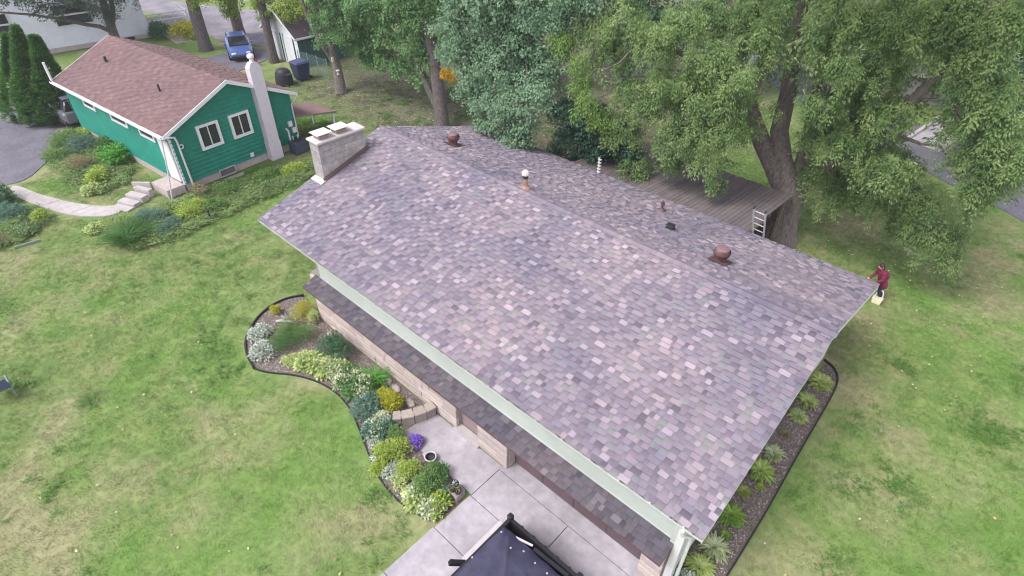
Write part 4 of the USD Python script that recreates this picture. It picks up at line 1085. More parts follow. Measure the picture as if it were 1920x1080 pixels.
C_BG1 = [(0.3,34.0,3.5,2.63), (3.9,34.0,3.1,2.16), (4.0,34.0,5.2,2.43), (7.9,34.0,3.9,2.02), (2.1,34.0,5.5,2.49), (5.9,34.0,5.8,2.01)]
C_BG2 = [(9.6,40.0,3.1,2.19), (11.3,40.0,3.1,1.07), (7.3,40.0,3.7,2.24), (14.0,40.0,1.9,1.40), (13.6,40.0,3.6,1.37), (15.5,40.0,3.3,1.68), (17.6,40.0,3.1,1.96), (15.5,40.0,5.2,1.95), (10.7,40.0,5.3,2.08), (12.9,40.0,6.0,2.00), (16.7,40.0,6.0,1.88)]
C_BG3 = [(17.8,32.0,1.9,1.16), (18.6,32.0,3.0,1.40), (16.7,32.0,3.4,1.43), (20.0,32.0,1.4,1.13), (12.8,32.0,1.7,1.26), (11.0,32.0,2.5,1.28)]
C_BG4 = [(-15.4,24.0,3.2,1.60), (-9.4,24.0,3.5,1.84), (-7.4,24.0,1.8,1.47), (-18.4,24.0,3.4,1.65), (-11.5,24.0,0.9,1.57)]
# ---------------------------------------------------------------- trees: tapered trunk, limbs, crown of leaf sprays


def leaves(P, D, N, ln, wd, fold=.18):
    """folded leaf blades: base point P, direction D, face normal N"""
    D = D / (np.linalg.norm(D, axis=1, keepdims=True) + 1e-9)
    S = np.cross(D, N); S /= np.linalg.norm(S, axis=1, keepdims=True) + 1e-9
    U = np.cross(S, D); ln = np.broadcast_to(ln, (len(P),))[:, None]; wd = np.broadcast_to(wd, (len(P),))[:, None]
    v = np.stack([P, P + D * ln * .45 + S * wd / 2 + U * wd * fold, P + D * ln - U * ln * .08, P + D * ln * .45 - S * wd / 2 + U * wd * fold], 1)
    n = len(P); f = np.array([[0, 1, 2], [0, 2, 3]])[None] + 4 * np.arange(n)[:, None, None]
    return v.reshape(-1, 3), f.reshape(-1, 3)


def spray_droop(seed, n=64, length=.66, ll=.105, lw=.045):
    r = np.random.default_rng(seed); mb = MB()
    t = np.sort(r.uniform(.05, 1, n))
    bend = lambda t: np.stack([.34 * length * np.sin(t * 1.5), .05 * np.sin(t * 5 + seed), -length * .86 * t ** 1.35], -1)
    P = bend(t) + r.normal(0, .018, (n, 3))
    a = r.uniform(0, 2 * np.pi, n)
    D = np.stack([np.cos(a) * .85 + .25, np.sin(a) * .85, -.25 - .75 * r.random(n)], 1)
    P = P + D * r.uniform(0, .17, n)[:, None]
    N = np.stack([r.normal(0, .5, n), r.normal(0, .5, n), np.ones(n)], 1)
    v, f = leaves(P, D, N, ll * r.uniform(.7, 1.2, n), lw * r.uniform(.8, 1.3, n)); mb.add(v, f)
    tt = np.linspace(0, 1, 6); mb.tube(bend(tt), np.linspace(.009, .003, 6), 3, caps=False)
    return mb


def spray_broad(seed, n=58, R=.44, ll=.12, lw=.09):
    r = np.random.default_rng(seed); mb = MB()
    a = r.uniform(0, 2 * np.pi, n); q = R * np.sqrt(r.random(n)); k = 5
    lobes = r.uniform(0, 2 * np.pi, k)
    a = lobes[r.integers(k, size=n)] + r.normal(0, .35, n)
    P = np.stack([q * np.cos(a), q * np.sin(a), .16 * r.normal(0, 1, n) - .35 * q ** 1.6], 1)
    D = np.stack([np.cos(a) + r.normal(0, .5, n), np.sin(a) + r.normal(0, .5, n), -.35 + r.normal(0, .3, n)], 1)
    N = np.stack([r.normal(0, .45, n), r.normal(0, .45, n), np.ones(n)], 1)
    v, f = leaves(P, D, N, ll * r.uniform(.7, 1.25, n), lw * r.uniform(.75, 1.25, n)); mb.add(v, f)
    for b in lobes:
        mb.tube([(0, 0, -.05), (R * .5 * math.cos(b), R * .5 * math.sin(b), -.02), (R * .9 * math.cos(b), R * .9 * math.sin(b), -.2)], [.008, .006, .003], 3, caps=False)
    return mb


def crown(parent, clumps, kind, m, seed, dens=5.2, scale=1.0, name="crown"):
    r = np.random.default_rng(seed); loc, _ = _inv[root_of(parent)]
    P, Q, S, I = [], [], [], []
    for (x, y, z, R) in clumps:
        n = int(max(6, dens * 4 * np.pi * R * R / scale ** 2 * .72))
        d = r.normal(0, 1, (n, 3)); d /= np.linalg.norm(d, axis=1, keepdims=True)
        d[:, 2] = np.where(d[:, 2] < -.35, -d[:, 2], d[:, 2])
        wob = .72 + .5 * meshkit.noise(d * 1.7 + np.array([x, y, z]) * 3.1, seed)     # uneven outline
        rad = R * wob * (1 - .55 * r.random(n) ** 2.2)
        p = np.array([x, y, z]) + d * rad[:, None] * np.array([1, 1, .88])
        keep = meshkit.noise(p * 1.15, seed + 3) > (.34 if kind == "droop" else .28)      # open gaps
        p, d = p[keep], d[keep]; n = len(p)
        yaw = np.arctan2(d[:, 1], d[:, 0]) + r.normal(0, .7, n)
        tilt = (np.arccos(np.clip(d[:, 2], -1, 1)) * (.25 if kind == "droop" else .55)) + r.normal(0, .22, n)
        cy, sy, ct, st = np.cos(yaw), np.sin(yaw), np.cos(tilt), np.sin(tilt)
        Rm = np.zeros((n, 3, 3))
        Rm[:, 0, 0], Rm[:, 1, 0], Rm[:, 2, 0] = cy * ct, sy * ct, -st
        Rm[:, 0, 1], Rm[:, 1, 1] = -sy, cy
        Rm[:, 0, 2], Rm[:, 1, 2], Rm[:, 2, 2] = cy * st, sy * st, ct
        P.append(p - loc); Q.append(quat_from(Rm)); S.append(scale * r.uniform(.75, 1.25, n)); I.append(r.integers(4, size=n))
    mk = spray_droop if kind == "droop" else spray_broad
    nm = "leaf_spray"
    pth = fresh(parent, name)
    pi = instancer(pth, [(nm, mk(seed * 10 + k), m) for k in range(4)], np.concatenate(P), np.concatenate(Q), np.concatenate(S), np.concatenate(I))
    pi.GetPrim().SetCustomDataByKey("kind", "stuff")
    return pth


def barkmat(name, col):
    if name not in _mats:
        _mats[name] = usdkit.material(stage, "/World/Looks/" + name, {"g": ("geometry", {}), "mp": ("mapping", {"scale": (9.0, 9.0, 1.6)}), "n": ("noise_texture", {"scale": 1.6, "detail": 7.0, "roughness": .7}),
            "r": ("rgb_ramp", {"ramp": [(.32, mul(col, .45)), (.5, col), (.68, mul(col, 1.5))]}), "b": ("bump", {"strength": 1.0, "distance": .05}), "p": ("principled_bsdf", {"roughness": .95})},
            [("g.position", "mp.vector"), ("mp.vector", "n.vector"), ("n.fac", "r.fac"), ("n.fac", "b.height"), ("b.normal", "p.normal"), ("r.color", "p.base_color")], surface="p.BSDF")
    return _mats[name]


M_BARK = barkmat("grey_bark", (.17, .145, .13))
M_BARKD = barkmat("dark_bark", (.115, .098, .092))


def wiggly(a, b, n=7, amp=.12, seed=0, sag=0.0):
    r = np.random.default_rng(seed); a, b = np.asarray(a, float), np.asarray(b, float); t = np.linspace(0, 1, n)
    p = a + (b - a) * t[:, None]; ln = np.linalg.norm(b - a)
    p += r.normal(0, amp * ln * .12, (n, 3)) * np.sin(np.pi * t)[:, None]
    p[:, 2] += sag * ln * np.sin(np.pi * t) * 1.0
    return p


def limbs(parent, stems, clumps, m, seed, every=2, r0=.075):
    """a branch from the nearest stem point to the middle of every few clumps"""
    r = np.random.default_rng(seed); pts = np.concatenate(stems)
    for k, c in enumerate(clumps):
        if k % every:
            continue
        c = np.array(c); d = np.linalg.norm((pts - c[:3]) * np.array([1, 1, 1.6]) + np.array([0, 0, -1.0]), axis=1)
        d = d + np.where(pts[:, 2] > c[2] + 1.5, 2.0, 0)
        a = pts[np.argmin(d)]
        ln = np.linalg.norm(c[:3] - a)
        part(parent, "branch", MB().tube(wiggly(a, c[:3], 8, .5, seed + k, .10), np.linspace(min(r0, .02 + .02 * ln), .014, 8), 6), m, smooth=60)


def flare(pts, radii, sides=14, seed=0, wob=.1):
    """a trunk with buttressed foot and fluted sides"""
    mb = MB(); mb.tube(pts, radii, sides); v = mb.v[0]; r = np.random.default_rng(seed)
    ctr = np.repeat(np.asarray(pts, float), sides, 0); k = len(ctr); d = v[:k] - ctr
    ang = np.tile(np.arange(sides) * 2 * np.pi / sides, len(pts))
    v[:k] = ctr + d * (1 + wob * np.sin(ang * 3 + r.random() * 6) + wob * .6 * np.sin(ang * 5 + r.random() * 6))[:, None]
    return mb


# ---- the big tree at the back corner of the patio cover
LM_T = leafmat("big_tree_leaves", [(0, (0.068, 0.125, 0.049)), (0.25, (0.171, 0.28, 0.091)), (0.5, (0.321, 0.428, 0.163)), (0.75, (0.52, 0.559, 0.286)), (0.9, (0.71, 0.678, 0.494)), (1, (0.75, 0.75, 0.715))], .46, .42)
LM_TL = leafmat("lime_leaves", [(0, (0.108, 0.208, 0.048)), (0.5, (0.216, 0.344, 0.074)), (1, (0.378, 0.469, 0.132))], .35, .45)
LM_O = leafmat("blue_green_leaves", [(0, (0.066, 0.151, 0.08)), (0.35, (0.176, 0.297, 0.165)), (0.7, (0.292, 0.416, 0.255)), (1, (0.484, 0.583, 0.42))], .25, .5)
LM_M = leafmat("maple_leaves", [(0, (0.063, 0.146, 0.053)), (0.35, (0.161, 0.308, 0.11)), (0.7, (0.253, 0.426, 0.163)), (1, (0.425, 0.56, 0.263))], .3, .5)
LM_D = leafmat("dark_shrub_leaves", [(0, (0.027, 0.078, 0.047)), (0.5, (0.055, 0.14, 0.082)), (1, (0.117, 0.225, 0.117))], .2, .5)
LM_BG = leafmat("far_tree_leaves", [(0, (0.05, 0.125, 0.054)), (0.5, (0.108, 0.238, 0.099)), (1, (0.227, 0.374, 0.166))], .25, .55)
LM_Y = leafmat("yellow_leaves", [(0, (.35, .22, .01)), (.5, (.60, .38, .015)), (1, (.75, .50, .03))], .35, .5)
LM_W = leafmat("grey_green_leaves", [(0, (0.049, 0.077, 0.049)), (0.5, (0.098, 0.14, 0.084)), (1, (0.168, 0.224, 0.14))], .25, .5)
LM_S = leafmat("yellow_green_leaves", [(0, (0.13, 0.202, 0.029)), (0.5, (0.259, 0.36, 0.043)), (1, (0.432, 0.518, 0.086))], .35, .5)

bt = thing("big_tree", "huge multi-stemmed tree with drooping pale green branches over the patio cover", "tree", (13.05, 17.4, 0))
tp = [(13.15, 17.25, -.1), (13.12, 17.3, .4), (13.08, 17.4, 1.2), (13.05, 17.5, 2.0), (12.95, 17.6, 2.7)]
trunk = part(bt, "trunk", flare(tp, [1.05, .86, .74, .72, .78], 18, 4, .07), M_BARK, smooth=60)
st1 = np.array([(12.75, 17.55, 2.3), (12.1, 17.55, 3.1), (11.25, 17.6, 4.0), (10.55, 17.6, 5.0), (9.9, 17.3, 6.4), (9.3, 17.0, 8.2), (8.6, 16.5, 10.5), (8.2, 16, 13)])
st2 = np.array([(12.95, 17.6, 2.5), (12.3, 17.7, 3.4), (11.75, 17.8, 4.6), (11.6, 17.9, 6.2), (11.3, 17.9, 8.2), (11.0, 18.0, 10.5), (10.8, 18, 14)])
st3 = np.array([(13.3, 17.6, 2.4), (13.75, 17.6, 3.3), (14.5, 17.3, 4.6), (15.4, 17.0, 6.0), (16.2, 16.6, 7.6), (16.9, 16.3, 9.5), (17.3, 16, 12)])
st4 = np.array([(13.1, 17.9, 2.6), (12.9, 18.4, 4.0), (12.6, 18.7, 6.0), (12.2, 18.6, 8.0), (12.0, 18.5, 10.5), (12.1, 18.5, 14.5)])
st5 = np.array([(10.9, 17.6, 4.5), (10.0, 16.6, 5.9), (9.2, 15.4, 7.0), (8.5, 14.4, 7.8), (7.8, 13.6, 8.1)])
for s, r0 in ((st1, .44), (st2, .46), (st3, .27), (st4, .36), (st5, .2)):
    part(bt, "stem", flare(s, np.linspace(r0, r0 * .4, len(s)), 12, int(r0 * 100), .05), M_BARK, smooth=60)
_r = np.random.default_rng(40)
T_fill = [(13 + 5.0 * math.cos(a) * q, 18.5 + 3.6 * math.sin(a) * q, zz, 1.35) for a, q, zz in zip(_r.uniform(0, 6.28, 26), np.sqrt(_r.uniform(.1, 1, 26)), _r.uniform(7.0, 13.0, 26))]
T_top = [(13 + 6.5 * math.cos(a) * q, 17 + 4.8 * math.sin(a) * q, 14.5 - 3.6 * q * q + 2 * b, 1.7) for a, q, b in zip(_r.uniform(0, 6.28, 26), np.sqrt(_r.random(26)), _r.random(26))]
stems_T = [st1[2:], st2[2:], st3[2:], st4[2:], st5]
limbs(bt, stems_T, C_T, M_BARK, 50, 3)
T_front = [(10.4, 14.5, 6.1, .65), (10.9, 14.5, 7.1, .75), (9.9, 14.5, 7.3, .8), (11.6, 14.5, 5.9, .5), (11.1, 14.5, 8.6, .85), (15.0, 15.8, 5.8, 1.0), (15.6, 15.8, 6.8, 1.0), (16.2, 15.8, 5.2, .9)]
crown(bt, C_T + T_front, "droop", LM_T, 61, 8.6)
crown(bt, T_fill + T_top, "droop", LM_T, 62, 3.0, 1.5)
limbs(bt, [st5], C_TL, M_BARK, 51, 2)
crown(bt, C_TL, "droop", LM_TL, 63, 9.0)
# bare hanging twigs in the middle of the crown
tw = MB()
for k in range(9):
    a = wiggly((10.35 + .1 * k, 13.6, 6.9 - .05 * k), (10.3 + .16 * (k - 3), 13.4, 5.0 - .12 * (k % 3)), 7, .6, 200 + k)
    tw.tube(a, np.linspace(.02, .007, 7), 4)
part(bt, "bare_twig", tw, mat("pale_twig", (.36, .31, .26), .8, .2))

# ---- blue-green tree leaning over the back slope of the roof
ot = thing("oak_tree", "blue-green broadleaf tree whose lowest bough hangs over the long roof's back edge", "tree", (.2, 14.2, 0))
so = np.array([(.2, 14.2, -.1), (.25, 14.2, 1.0), (.3, 14.1, 2.5), (.5, 13.8, 4.4), (.6, 13.5, 6.5), (.6, 13.4, 9.0), (.5, 13.5, 11.5)])
part(ot, "trunk", flare(so, [.36, .30, .27, .24, .2, .13, .06], 12, 2, .05), M_BARKD, smooth=60)
limbs(ot, [so[2:]], C_O, M_BARKD, 70, 2)
crown(ot, C_O, "broad", LM_O, 71, 4.6, .95)
crown(ot, [(.5 + 3 * math.cos(a) * q, 13.8 + 2.4 * math.sin(a) * q, zz, 1.25) for a, q, zz in zip(_r.uniform(0, 6.28, 18), np.sqrt(_r.random(18)), _r.uniform(8.5, 12, 18))], "broad", LM_O, 72, 3.0, 1.25)

# ---- maple with the dark straight trunk behind the ridge
mt = thing("maple_tree", "dark-trunked maple behind the long roof with a small tuft of yellow leaves", "tree", (-6.9, 15.0, 0))
sm = np.array([(-6.75, 14.9, -.1), (-6.9, 15.0, .6), (-7.2, 15.2, 1.6), (-7.4, 15.3, 2.6), (-7.8, 15.4, 4.2), (-8.2, 15.4, 6.4), (-8.4, 15.5, 9.0), (-8.4, 15.5, 12)])
sm2 = np.array([(-6.9, 15.05, .5), (-7.9, 15.1, 1.9), (-9.0, 15.2, 3.4), (-10.2, 15.3, 4.8), (-11.4, 15.5, 6.2)])
part(mt, "trunk", flare(sm, [.52, .44, .40, .38, .33, .26, .18, .08], 14, 7, .06), M_BARKD, smooth=60)
part(mt, "stem", flare(sm2, [.2, .19, .17, .13, .08], 10, 8, .04), M_BARKD, smooth=60)
limbs(mt, [sm[3:], sm2], C_M, M_BARKD, 80, 2)
crown(mt, C_M, "broad", LM_M, 81, 4.6, 1.1)
crown(mt, C_Y, "broad", LM_Y, 82, 22, .5, name="yellow_leaves")
crown(mt, [(-9.5 + 4 * math.cos(a) * q, 15.8 + 3 * math.sin(a) * q, zz, 1.5) for a, q, zz in zip(_r.uniform(0, 6.28, 18), np.sqrt(_r.random(18)), _r.uniform(7.5, 11.5, 18))], "broad", LM_M, 83, 2.2, 1.5)

# ---- forked tree by the shed
lt_ = thing("forked_tree", "forked tree with grey trunk at the edge of the leaf-strewn back yard", "tree", (-16.7, 14.35, 0))
s1_ = np.array([(-16.55, 14.2, -.1), (-16.7, 14.35, .5), (-16.95, 14.5, 1.5), (-17.1, 14.5, 2.4), (-17.1, 14.4, 3.4), (-16.8, 14.3, 5.2), (-16.5, 14.2, 8)])
s2_ = np.array([(-16.95, 14.5, 1.5), (-17.7, 14.5, 2.3), (-18.6, 14.4, 3.2), (-19.3, 14.3, 4.6), (-19.6, 14.3, 6.5)])
part(lt_, "trunk", flare(s1_, [.44, .36, .30, .26, .22, .15, .06], 12, 9, .06), M_BARK, smooth=60)
part(lt_, "stem", flare(s2_, [.2, .17, .15, .11, .05], 10, 5, .04), M_BARK, smooth=60)
limbs(lt_, [s1_[3:], s2_[2:]], C_Ll, M_BARK, 90, 2)
crown(lt_, C_Ll, "broad", LM_M, 91, 5.0, 1.0)
crown(lt_, [(-17 + 3 * math.cos(a) * q, 14.5 + 2.6 * math.sin(a) * q, zz, 1.3) for a, q, zz in zip(_r.uniform(0, 6.28, 12), np.sqrt(_r.random(12)), _r.uniform(7.0, 9.5, 12))], "broad", LM_M, 92, 2.4, 1.4)
part(lt_, "bird_feeder", MB().lathe([(.002, 1.72), (.14, 1.70), (.03, 1.5), (.10, 1.45), (.002, 1.44)], (-16.1, 14.0, 0), 12), M_WHITE)
part(lt_, "trunk_marker", MB().cbox(-16.75, -16.62, 14.05, 14.2, 2.1, 2.4, .02), M_WHITE)

# ---- dense dark shrub against the back wall
db = thing("dark_shrub", "dense dark green shrub tree close behind the long house beside the ladder top", "shrub", (5.4, 13.3, 0))
for k, (x, y) in enumerate(((5.4, 13.3), (5.6, 13.4), (5.1, 13.5))):
    part(db, "stem", MB().tube(wiggly((x, y, -.05), (x + (k - 1) * .8, y, 3.8), 7, .5, k), np.linspace(.1, .03, 7), 7), M_BARKD, smooth=60)
crown(db, C_B + [(4.6, 13.6, 1.6, 1.0), (6.0, 13.6, 1.8, 1.0), (5.2, 14.0, 2.6, 1.1)], "broad", LM_D, 95, 6.0, .9)

# ---- tree in front of the white house, spreading sparse limbs
wt = thing("bare_limbed_tree", "grey tree with a long sideways limb and thin foliage in front of the white house", "tree", (-37.0, 7.2, 0))
w1 = np.array([(-37.0, 7.2, -.1), (-37.0, 7.2, .9), (-37.0, 7.25, 2.3), (-37.1, 7.4, 3.9), (-37.2, 7.6, 6), (-37.2, 7.8, 9)])
w2 = np.array([(-37.0, 7.2, 1.5), (-36.8, 6.4, 2.1), (-36.7, 5.3, 2.5), (-36.5, 4.0, 3.1), (-36.3, 2.4, 3.7), (-36.2, .5, 4.2)])
w3 = np.array([(-37.0, 7.25, 1.8), (-36.9, 7.8, 3.2), (-36.9, 8.1, 5.0), (-36.9, 8.3, 7.5)])
for s, r0, nm in ((w1, .42, "trunk"), (w2, .17, "limb"), (w3, .22, "limb")):
    part(wt, nm, flare(s, np.linspace(r0, r0 * .35, len(s)), 12, int(r0 * 60), .05), M_BARKD, smooth=60)
limbs(wt, [w1[2:], w2, w3], C_W, M_BARKD, 100, 2, .05)
crown(wt, C_W, "broad", LM_W, 101, 1.6, 1.1)
crown(wt, [(-37 + 3 * math.cos(a) * q, 6 + 4 * math.sin(a) * q, zz, 1.6) for a, q, zz in zip(_r.uniform(0, 6.28, 12), np.sqrt(_r.random(12)), _r.uniform(6.5, 10, 12))], "broad", LM_W, 102, 2, 1.6)

# ---- three straight trunks beyond the green roof
for (x, y, r0, cl, lab, sd) in ((-32.6, 12.2, .50, C_S1, "dark straight trunk nearest the white porch, in front of the dark blue car", 110), (-34.6, 16.2, .46, C_S2, "dark straight trunk standing behind the dark blue car's roof", 112), (-25.9, 14.5, .34, C_S3, "straight trunk with yellow-green leaves right before the shed's doors", 114)):
    t_ = thing("straight_tree", lab, "tree", (x, y, 0), group=None)
    s = np.array([(x, y, -.1), (x, y, .7), (x + .02, y, 2.2), (x + .03, y + .04, 4.5), (x, y + .06, 7.5), (x, y, 11)])
    part(t_, "trunk", flare(s, np.array([1.2, 1, .92, .85, .65, .3]) * r0, 12, sd, .04), M_BARKD, smooth=60)
    up = [(x + 2.6 * math.cos(a) * q, y + 2.6 * math.sin(a) * q, zz, 1.3) for a, q, zz in zip(_r.uniform(0, 6.28, 10), np.sqrt(_r.random(10)), _r.uniform(7.0, 10.5, 10))]
    limbs(t_, [s[3:]], cl + up[:4], M_BARKD, sd, 1, .05)
    crown(t_, cl + up, "broad", LM_S, sd, 3.0, 1.1)

# ---- far trees behind everything
for k, (x, y, cl, lab) in enumerate(((-2.6, 28.4, C_BG0, "dim green tree standing beyond the blue-green tree and dark shrub"), (4.2, 34.5, C_BG1, "dim green tree filling the gaps behind the big tree's left stems"), (9.6, 41.5, C_BG2[:3], "far tree left of the small grey-roofed outbuilding"), (16.4, 41.0, C_BG2[3:], "far tree right of the small grey-roofed outbuilding"), (18.4, 32.6, C_BG3[:4], "low leafy tree beside the road at the right edge"), (-9.5, 24.5, C_BG4[3:6], "shaded green tree behind the maple"), (-20.5, 24.5, C_BG4[1:3] + C_BG4[-2:], "shaded green tree behind the shed and forked tree"))):
    t_ = thing("far_tree", lab, "tree", (x, y, 0))
    s = np.array([(x, y, -.1), (x, y, 1.5), (x + .2, y, 3.5), (x + .1, y, 6.0), (x, y, 9.0)])
    part(t_, "trunk", flare(s, [.5, .4, .34, .24, .1], 10, k, .05), M_BARKD, smooth=60)
    up = [(x + 3.4 * math.cos(a) * q, y + 3.0 * math.sin(a) * q, zz, 1.9) for a, q, zz in zip(_r.uniform(0, 6.28, 9), np.sqrt(_r.random(9)), _r.uniform(6.0, 10.5, 9))]
    limbs(t_, [s[1:]], (cl + up)[::2], M_BARKD, 130 + k, 1, .08)
    crown(t_, cl + up, "broad", LM_BG, 140 + k, 2.0, 1.7)

# ---- a belt of trees along the far side of the neighbourhood (reads as one mass)
bel = thing("tree_belt", "mass of trees far beyond the back yards", "trees", (0, 80, 0), kind="stuff")
cl = []
for k in range(60):
    a = _r.uniform(-70, 60); cl.append((a, 74 + .25 * abs(a) * 0 + _r.uniform(-5, 8), _r.uniform(2, 9), _r.uniform(2.2, 3.4)))
for k in range(40):
    cl.append((_r.uniform(-98, -80), _r.uniform(-30, 70), _r.uniform(2, 9), _r.uniform(2.4, 3.4)))
crown(bel, cl, "broad", LM_BG, 160, 1.0, 2.8)

# ---- three pointed evergreens by the neighbour's drive
LM_A = leafmat("evergreen_sprays", [(0, (0.035, 0.11, 0.022)), (0.5, (0.085, 0.21, 0.04)), (1, (0.17, 0.32, 0.07))], .2, .6)


def arbor(name, label, base, top, R, seed, group=None):
    t_ = thing(name, label, "evergreen", base); r = np.random.default_rng(seed)
    base, top = np.array(base, float), np.array(top, float); H = top[2]
    part(t_, "trunk", MB().tube([base, base + (top - base) * .5, base + (top - base) * .9], [.1, .07, .03], 6), M_BARKD)
    n = int(900 * H * R / 5); u = r.random(n) ** .8
    rad = R * np.clip((1 - u) * 1.45, 0, 1) ** 1.05 * (.55 + .45 * (u > .06)) 
    a = r.uniform(0, 2 * np.pi, n); rad = rad * (.82 + .3 * meshkit.noise(np.stack([np.cos(a) * 1.4, np.sin(a) * 1.4, u * 6], 1) + seed, seed)) * (1 - .35 * r.random(n) ** 2)
    P = base + (top - base) * u[:, None] + np.stack([np.cos(a) * rad, np.sin(a) * rad, 0 * a], 1)
    up = .5; D = np.stack([np.cos(a), np.sin(a), np.full(n, up)], 1); D /= np.linalg.norm(D, axis=1, keepdims=True)
    X = np.cross(D, [0, 0, 1.0]); X /= np.linalg.norm(X, axis=1, keepdims=True); Yv = np.cross(D, X)
    Rm = np.stack([D, X, np.cross(D, X)], -1)
    protos = []
    for k in range(3):
        rr = np.random.default_rng(seed * 3 + k); mb = MB(); m_ = 16
        b = rr.normal(0, .5, m_); Pp = np.stack([rr.uniform(-.04, .14, m_), rr.normal(0, .07, m_), rr.normal(0, .05, m_)], 1)
        Dd = np.stack([np.cos(b), np.sin(b), rr.normal(0, .35, m_)], 1); Nn = np.stack([rr.normal(0, .6, m_), rr.normal(0, .6, m_), np.ones(m_)], 1)
        mb.add(*leaves(Pp, Dd, Nn, rr.uniform(.12, .22, m_), rr.uniform(.045, .075, m_))); protos.append(("needle_spray", mb, LM_A))
    pi = instancer(fresh(t_, "foliage"), protos, P - base, quat_from(Rm), r.uniform(.8, 1.3, n), r.integers(3, size=n))
    pi.GetPrim().SetCustomDataByKey("kind", "stuff")


arbor("evergreen", "tall pointed evergreen, middle of the three and nearest the pale path's driveway", (-25.3, -1.6, 0), (-25.3, -.55, 5.35), 1.02, 171)
arbor("evergreen", "pointed evergreen on the right, touching the silver-grey vehicle", (-24.4, -.65, 0), (-24.4, -.04, 4.9), 1.0, 172)
arbor("evergreen", "yellower pointed evergreen on the left, smallest tip of the three", (-26.6, -2.3, 0), (-26.6, -.98, 4.75), .72, 173)
# ---------------------------------------------------------------- garden plants, each one a thing
M_LEAF = tintmat("plant_leaves", .5, .18, 14.0, translucent=.22, spec=.45)
PAL = {"hosta": ((.12, .26, .045), (.36, .44, .17)), "lime": ((.16, .25, .035), (.30, .36, .07)), "gold": ((.20, .22, .015), (.34, .33, .03)), "green": ((.035, .10, .028), (.09, .19, .05)),
       "dark": ((.022, .072, .030), (.06, .145, .065)), "cream": ((.13, .20, .09), (.52, .54, .38)), "silver": ((.14, .19, .14), (.50, .53, .46)), "palelime": ((.15, .24, .07), (.46, .50, .22)),
       "mid": ((.06, .13, .03), (.13, .22, .06)), "dry": ((.14, .13, .06), (.26, .24, .13)), "blue": ((.05, .11, .075), (.12, .21, .15)), "purple": ((.13, .065, .30), (.27, .17, .52)), "white": ((.5, .5, .45), (.7, .7, .66)), "bright": ((.05, .18, .02), (.11, .30, .05))}


def pal(name, r, n):
    a, b = (np.array(q) for q in PAL[name]); t = r.random((n, 1))
    return np.minimum((a * (1 - t) + b * t) * r.uniform(.85, 1.12, (n, 1)) * 1.45, .8)


def blade_strips(P, A, ln, wd, rise, droop, col, edge, segs=3):
    """arching strap leaves from a crown: A = azimuth; coloured mid-rib and paler margin"""
    mb = MB(); n = len(P); t = np.linspace(0, 1, segs + 1)
    out = ln[:, None] * t * np.cos(rise[:, None] * (1 - .5 * t)); zz = ln[:, None] * (t * np.sin(rise)[:, None] - droop[:, None] * t ** 2)
    c = np.stack([P[:, :1] + out * np.cos(A)[:, None], P[:, 1:2] + out * np.sin(A)[:, None], P[:, 2:3] + zz], -1)
    w = wd[:, None] * np.sin(np.pi * np.clip(t * .86 + .10, 0, 1)) * .5
    S = np.stack([-np.sin(A), np.cos(A), np.zeros(n)], 1)[:, None]
    l_, r_ = c + S * w[..., None] + [0, 0, .012], c - S * w[..., None] + [0, 0, .012]
    v = np.stack([l_, c, r_], 2).reshape(-1, 3); K = (segs + 1) * 3
    f = []
    for s in range(segs):
        a = s * 3
        f += [[a, a + 3, a + 4, a + 1], [a + 1, a + 4, a + 5, a + 2]]
    f = (np.array(f)[None] + K * np.arange(n)[:, None, None]).reshape(-1, 4)
    cc = np.repeat(np.stack([edge, col, edge], 1)[:, None], segs + 1, 1).reshape(-1, 3)
    return mb.add(v, f, cc)


def hosta(x, y, r, h, pal_in, pal_edge, seed, n=None):
    g = np.random.default_rng(seed); n = n or int(90 + 110 * r); A = g.uniform(0, 6.283, n); q = g.random(n)
    P = np.stack([x + .06 * r * np.cos(A), y + .06 * r * np.sin(A), np.full(n, .01)], 1)
    rise = .35 + 1.05 * q; ln = r * (1.12 - .38 * q) * g.uniform(.85, 1.15, n) * 1.1
    return blade_strips(P, A, ln, r * .23 * g.uniform(.8, 1.2, n), rise, .35 + .35 * (1 - q) * g.random(n), pal(pal_in, g, n), pal(pal_edge, g, n))


def dome(x, y, r, h, palname, seed, ll=.07, lw=.035, dens=1.0, spots=None):
    g = np.random.default_rng(seed); mb = MB(); nl = g.integers(3, 6)
    lob = [(x, y, h * .35, r * .75)] + [(x + r * .5 * math.cos(a), y + r * .5 * math.sin(a), h * g.uniform(.2, .45), r * g.uniform(.4, .6)) for a in g.uniform(0, 6.28, nl)]
    for (cx, cy, cz, R) in lob:
        n = int(dens * 260 * (R / .3) ** 1.5 * (.07 / ll) ** 1.2) + 10
        d = g.normal(0, 1, (n, 3)); d /= np.linalg.norm(d, axis=1, keepdims=True); d[:, 2] = np.abs(d[:, 2]) * 1.0 - .15
        R3 = np.array([R, R, max(h - cz, .08) * 1.0])
        P = np.array([cx, cy, cz]) + d * R3 * (1 - .5 * g.random((n, 1)) ** 2) * (.8 + .35 * meshkit.noise(d * 2.2 + cx * 7, seed))[:, None]
        P[:, 2] = np.maximum(P[:, 2], .02)
        D = d + g.normal(0, .55, (n, 3)); N = d * .6 + np.array([0, 0, .8]) + g.normal(0, .35, (n, 3))
        v, f = leaves(P, D, N, ll * g.uniform(.7, 1.3, n), lw * g.uniform(.75, 1.25, n))
        mb.add(v, f, np.repeat(pal(palname, g, n), 4, 0))
        if spots:
            k = int(n * .16); q = g.integers(n, size=k); Pk = P[q] + d[q] * .03
            v, f = leaves(Pk, g.normal(0, 1, (k, 3)), np.tile([0, 0, 1.0], (k, 1)), .05 * g.uniform(.7, 1.4, k), .045)
            mb.add(v, f, np.repeat(pal(spots, g, k), 4, 0))
    return mb


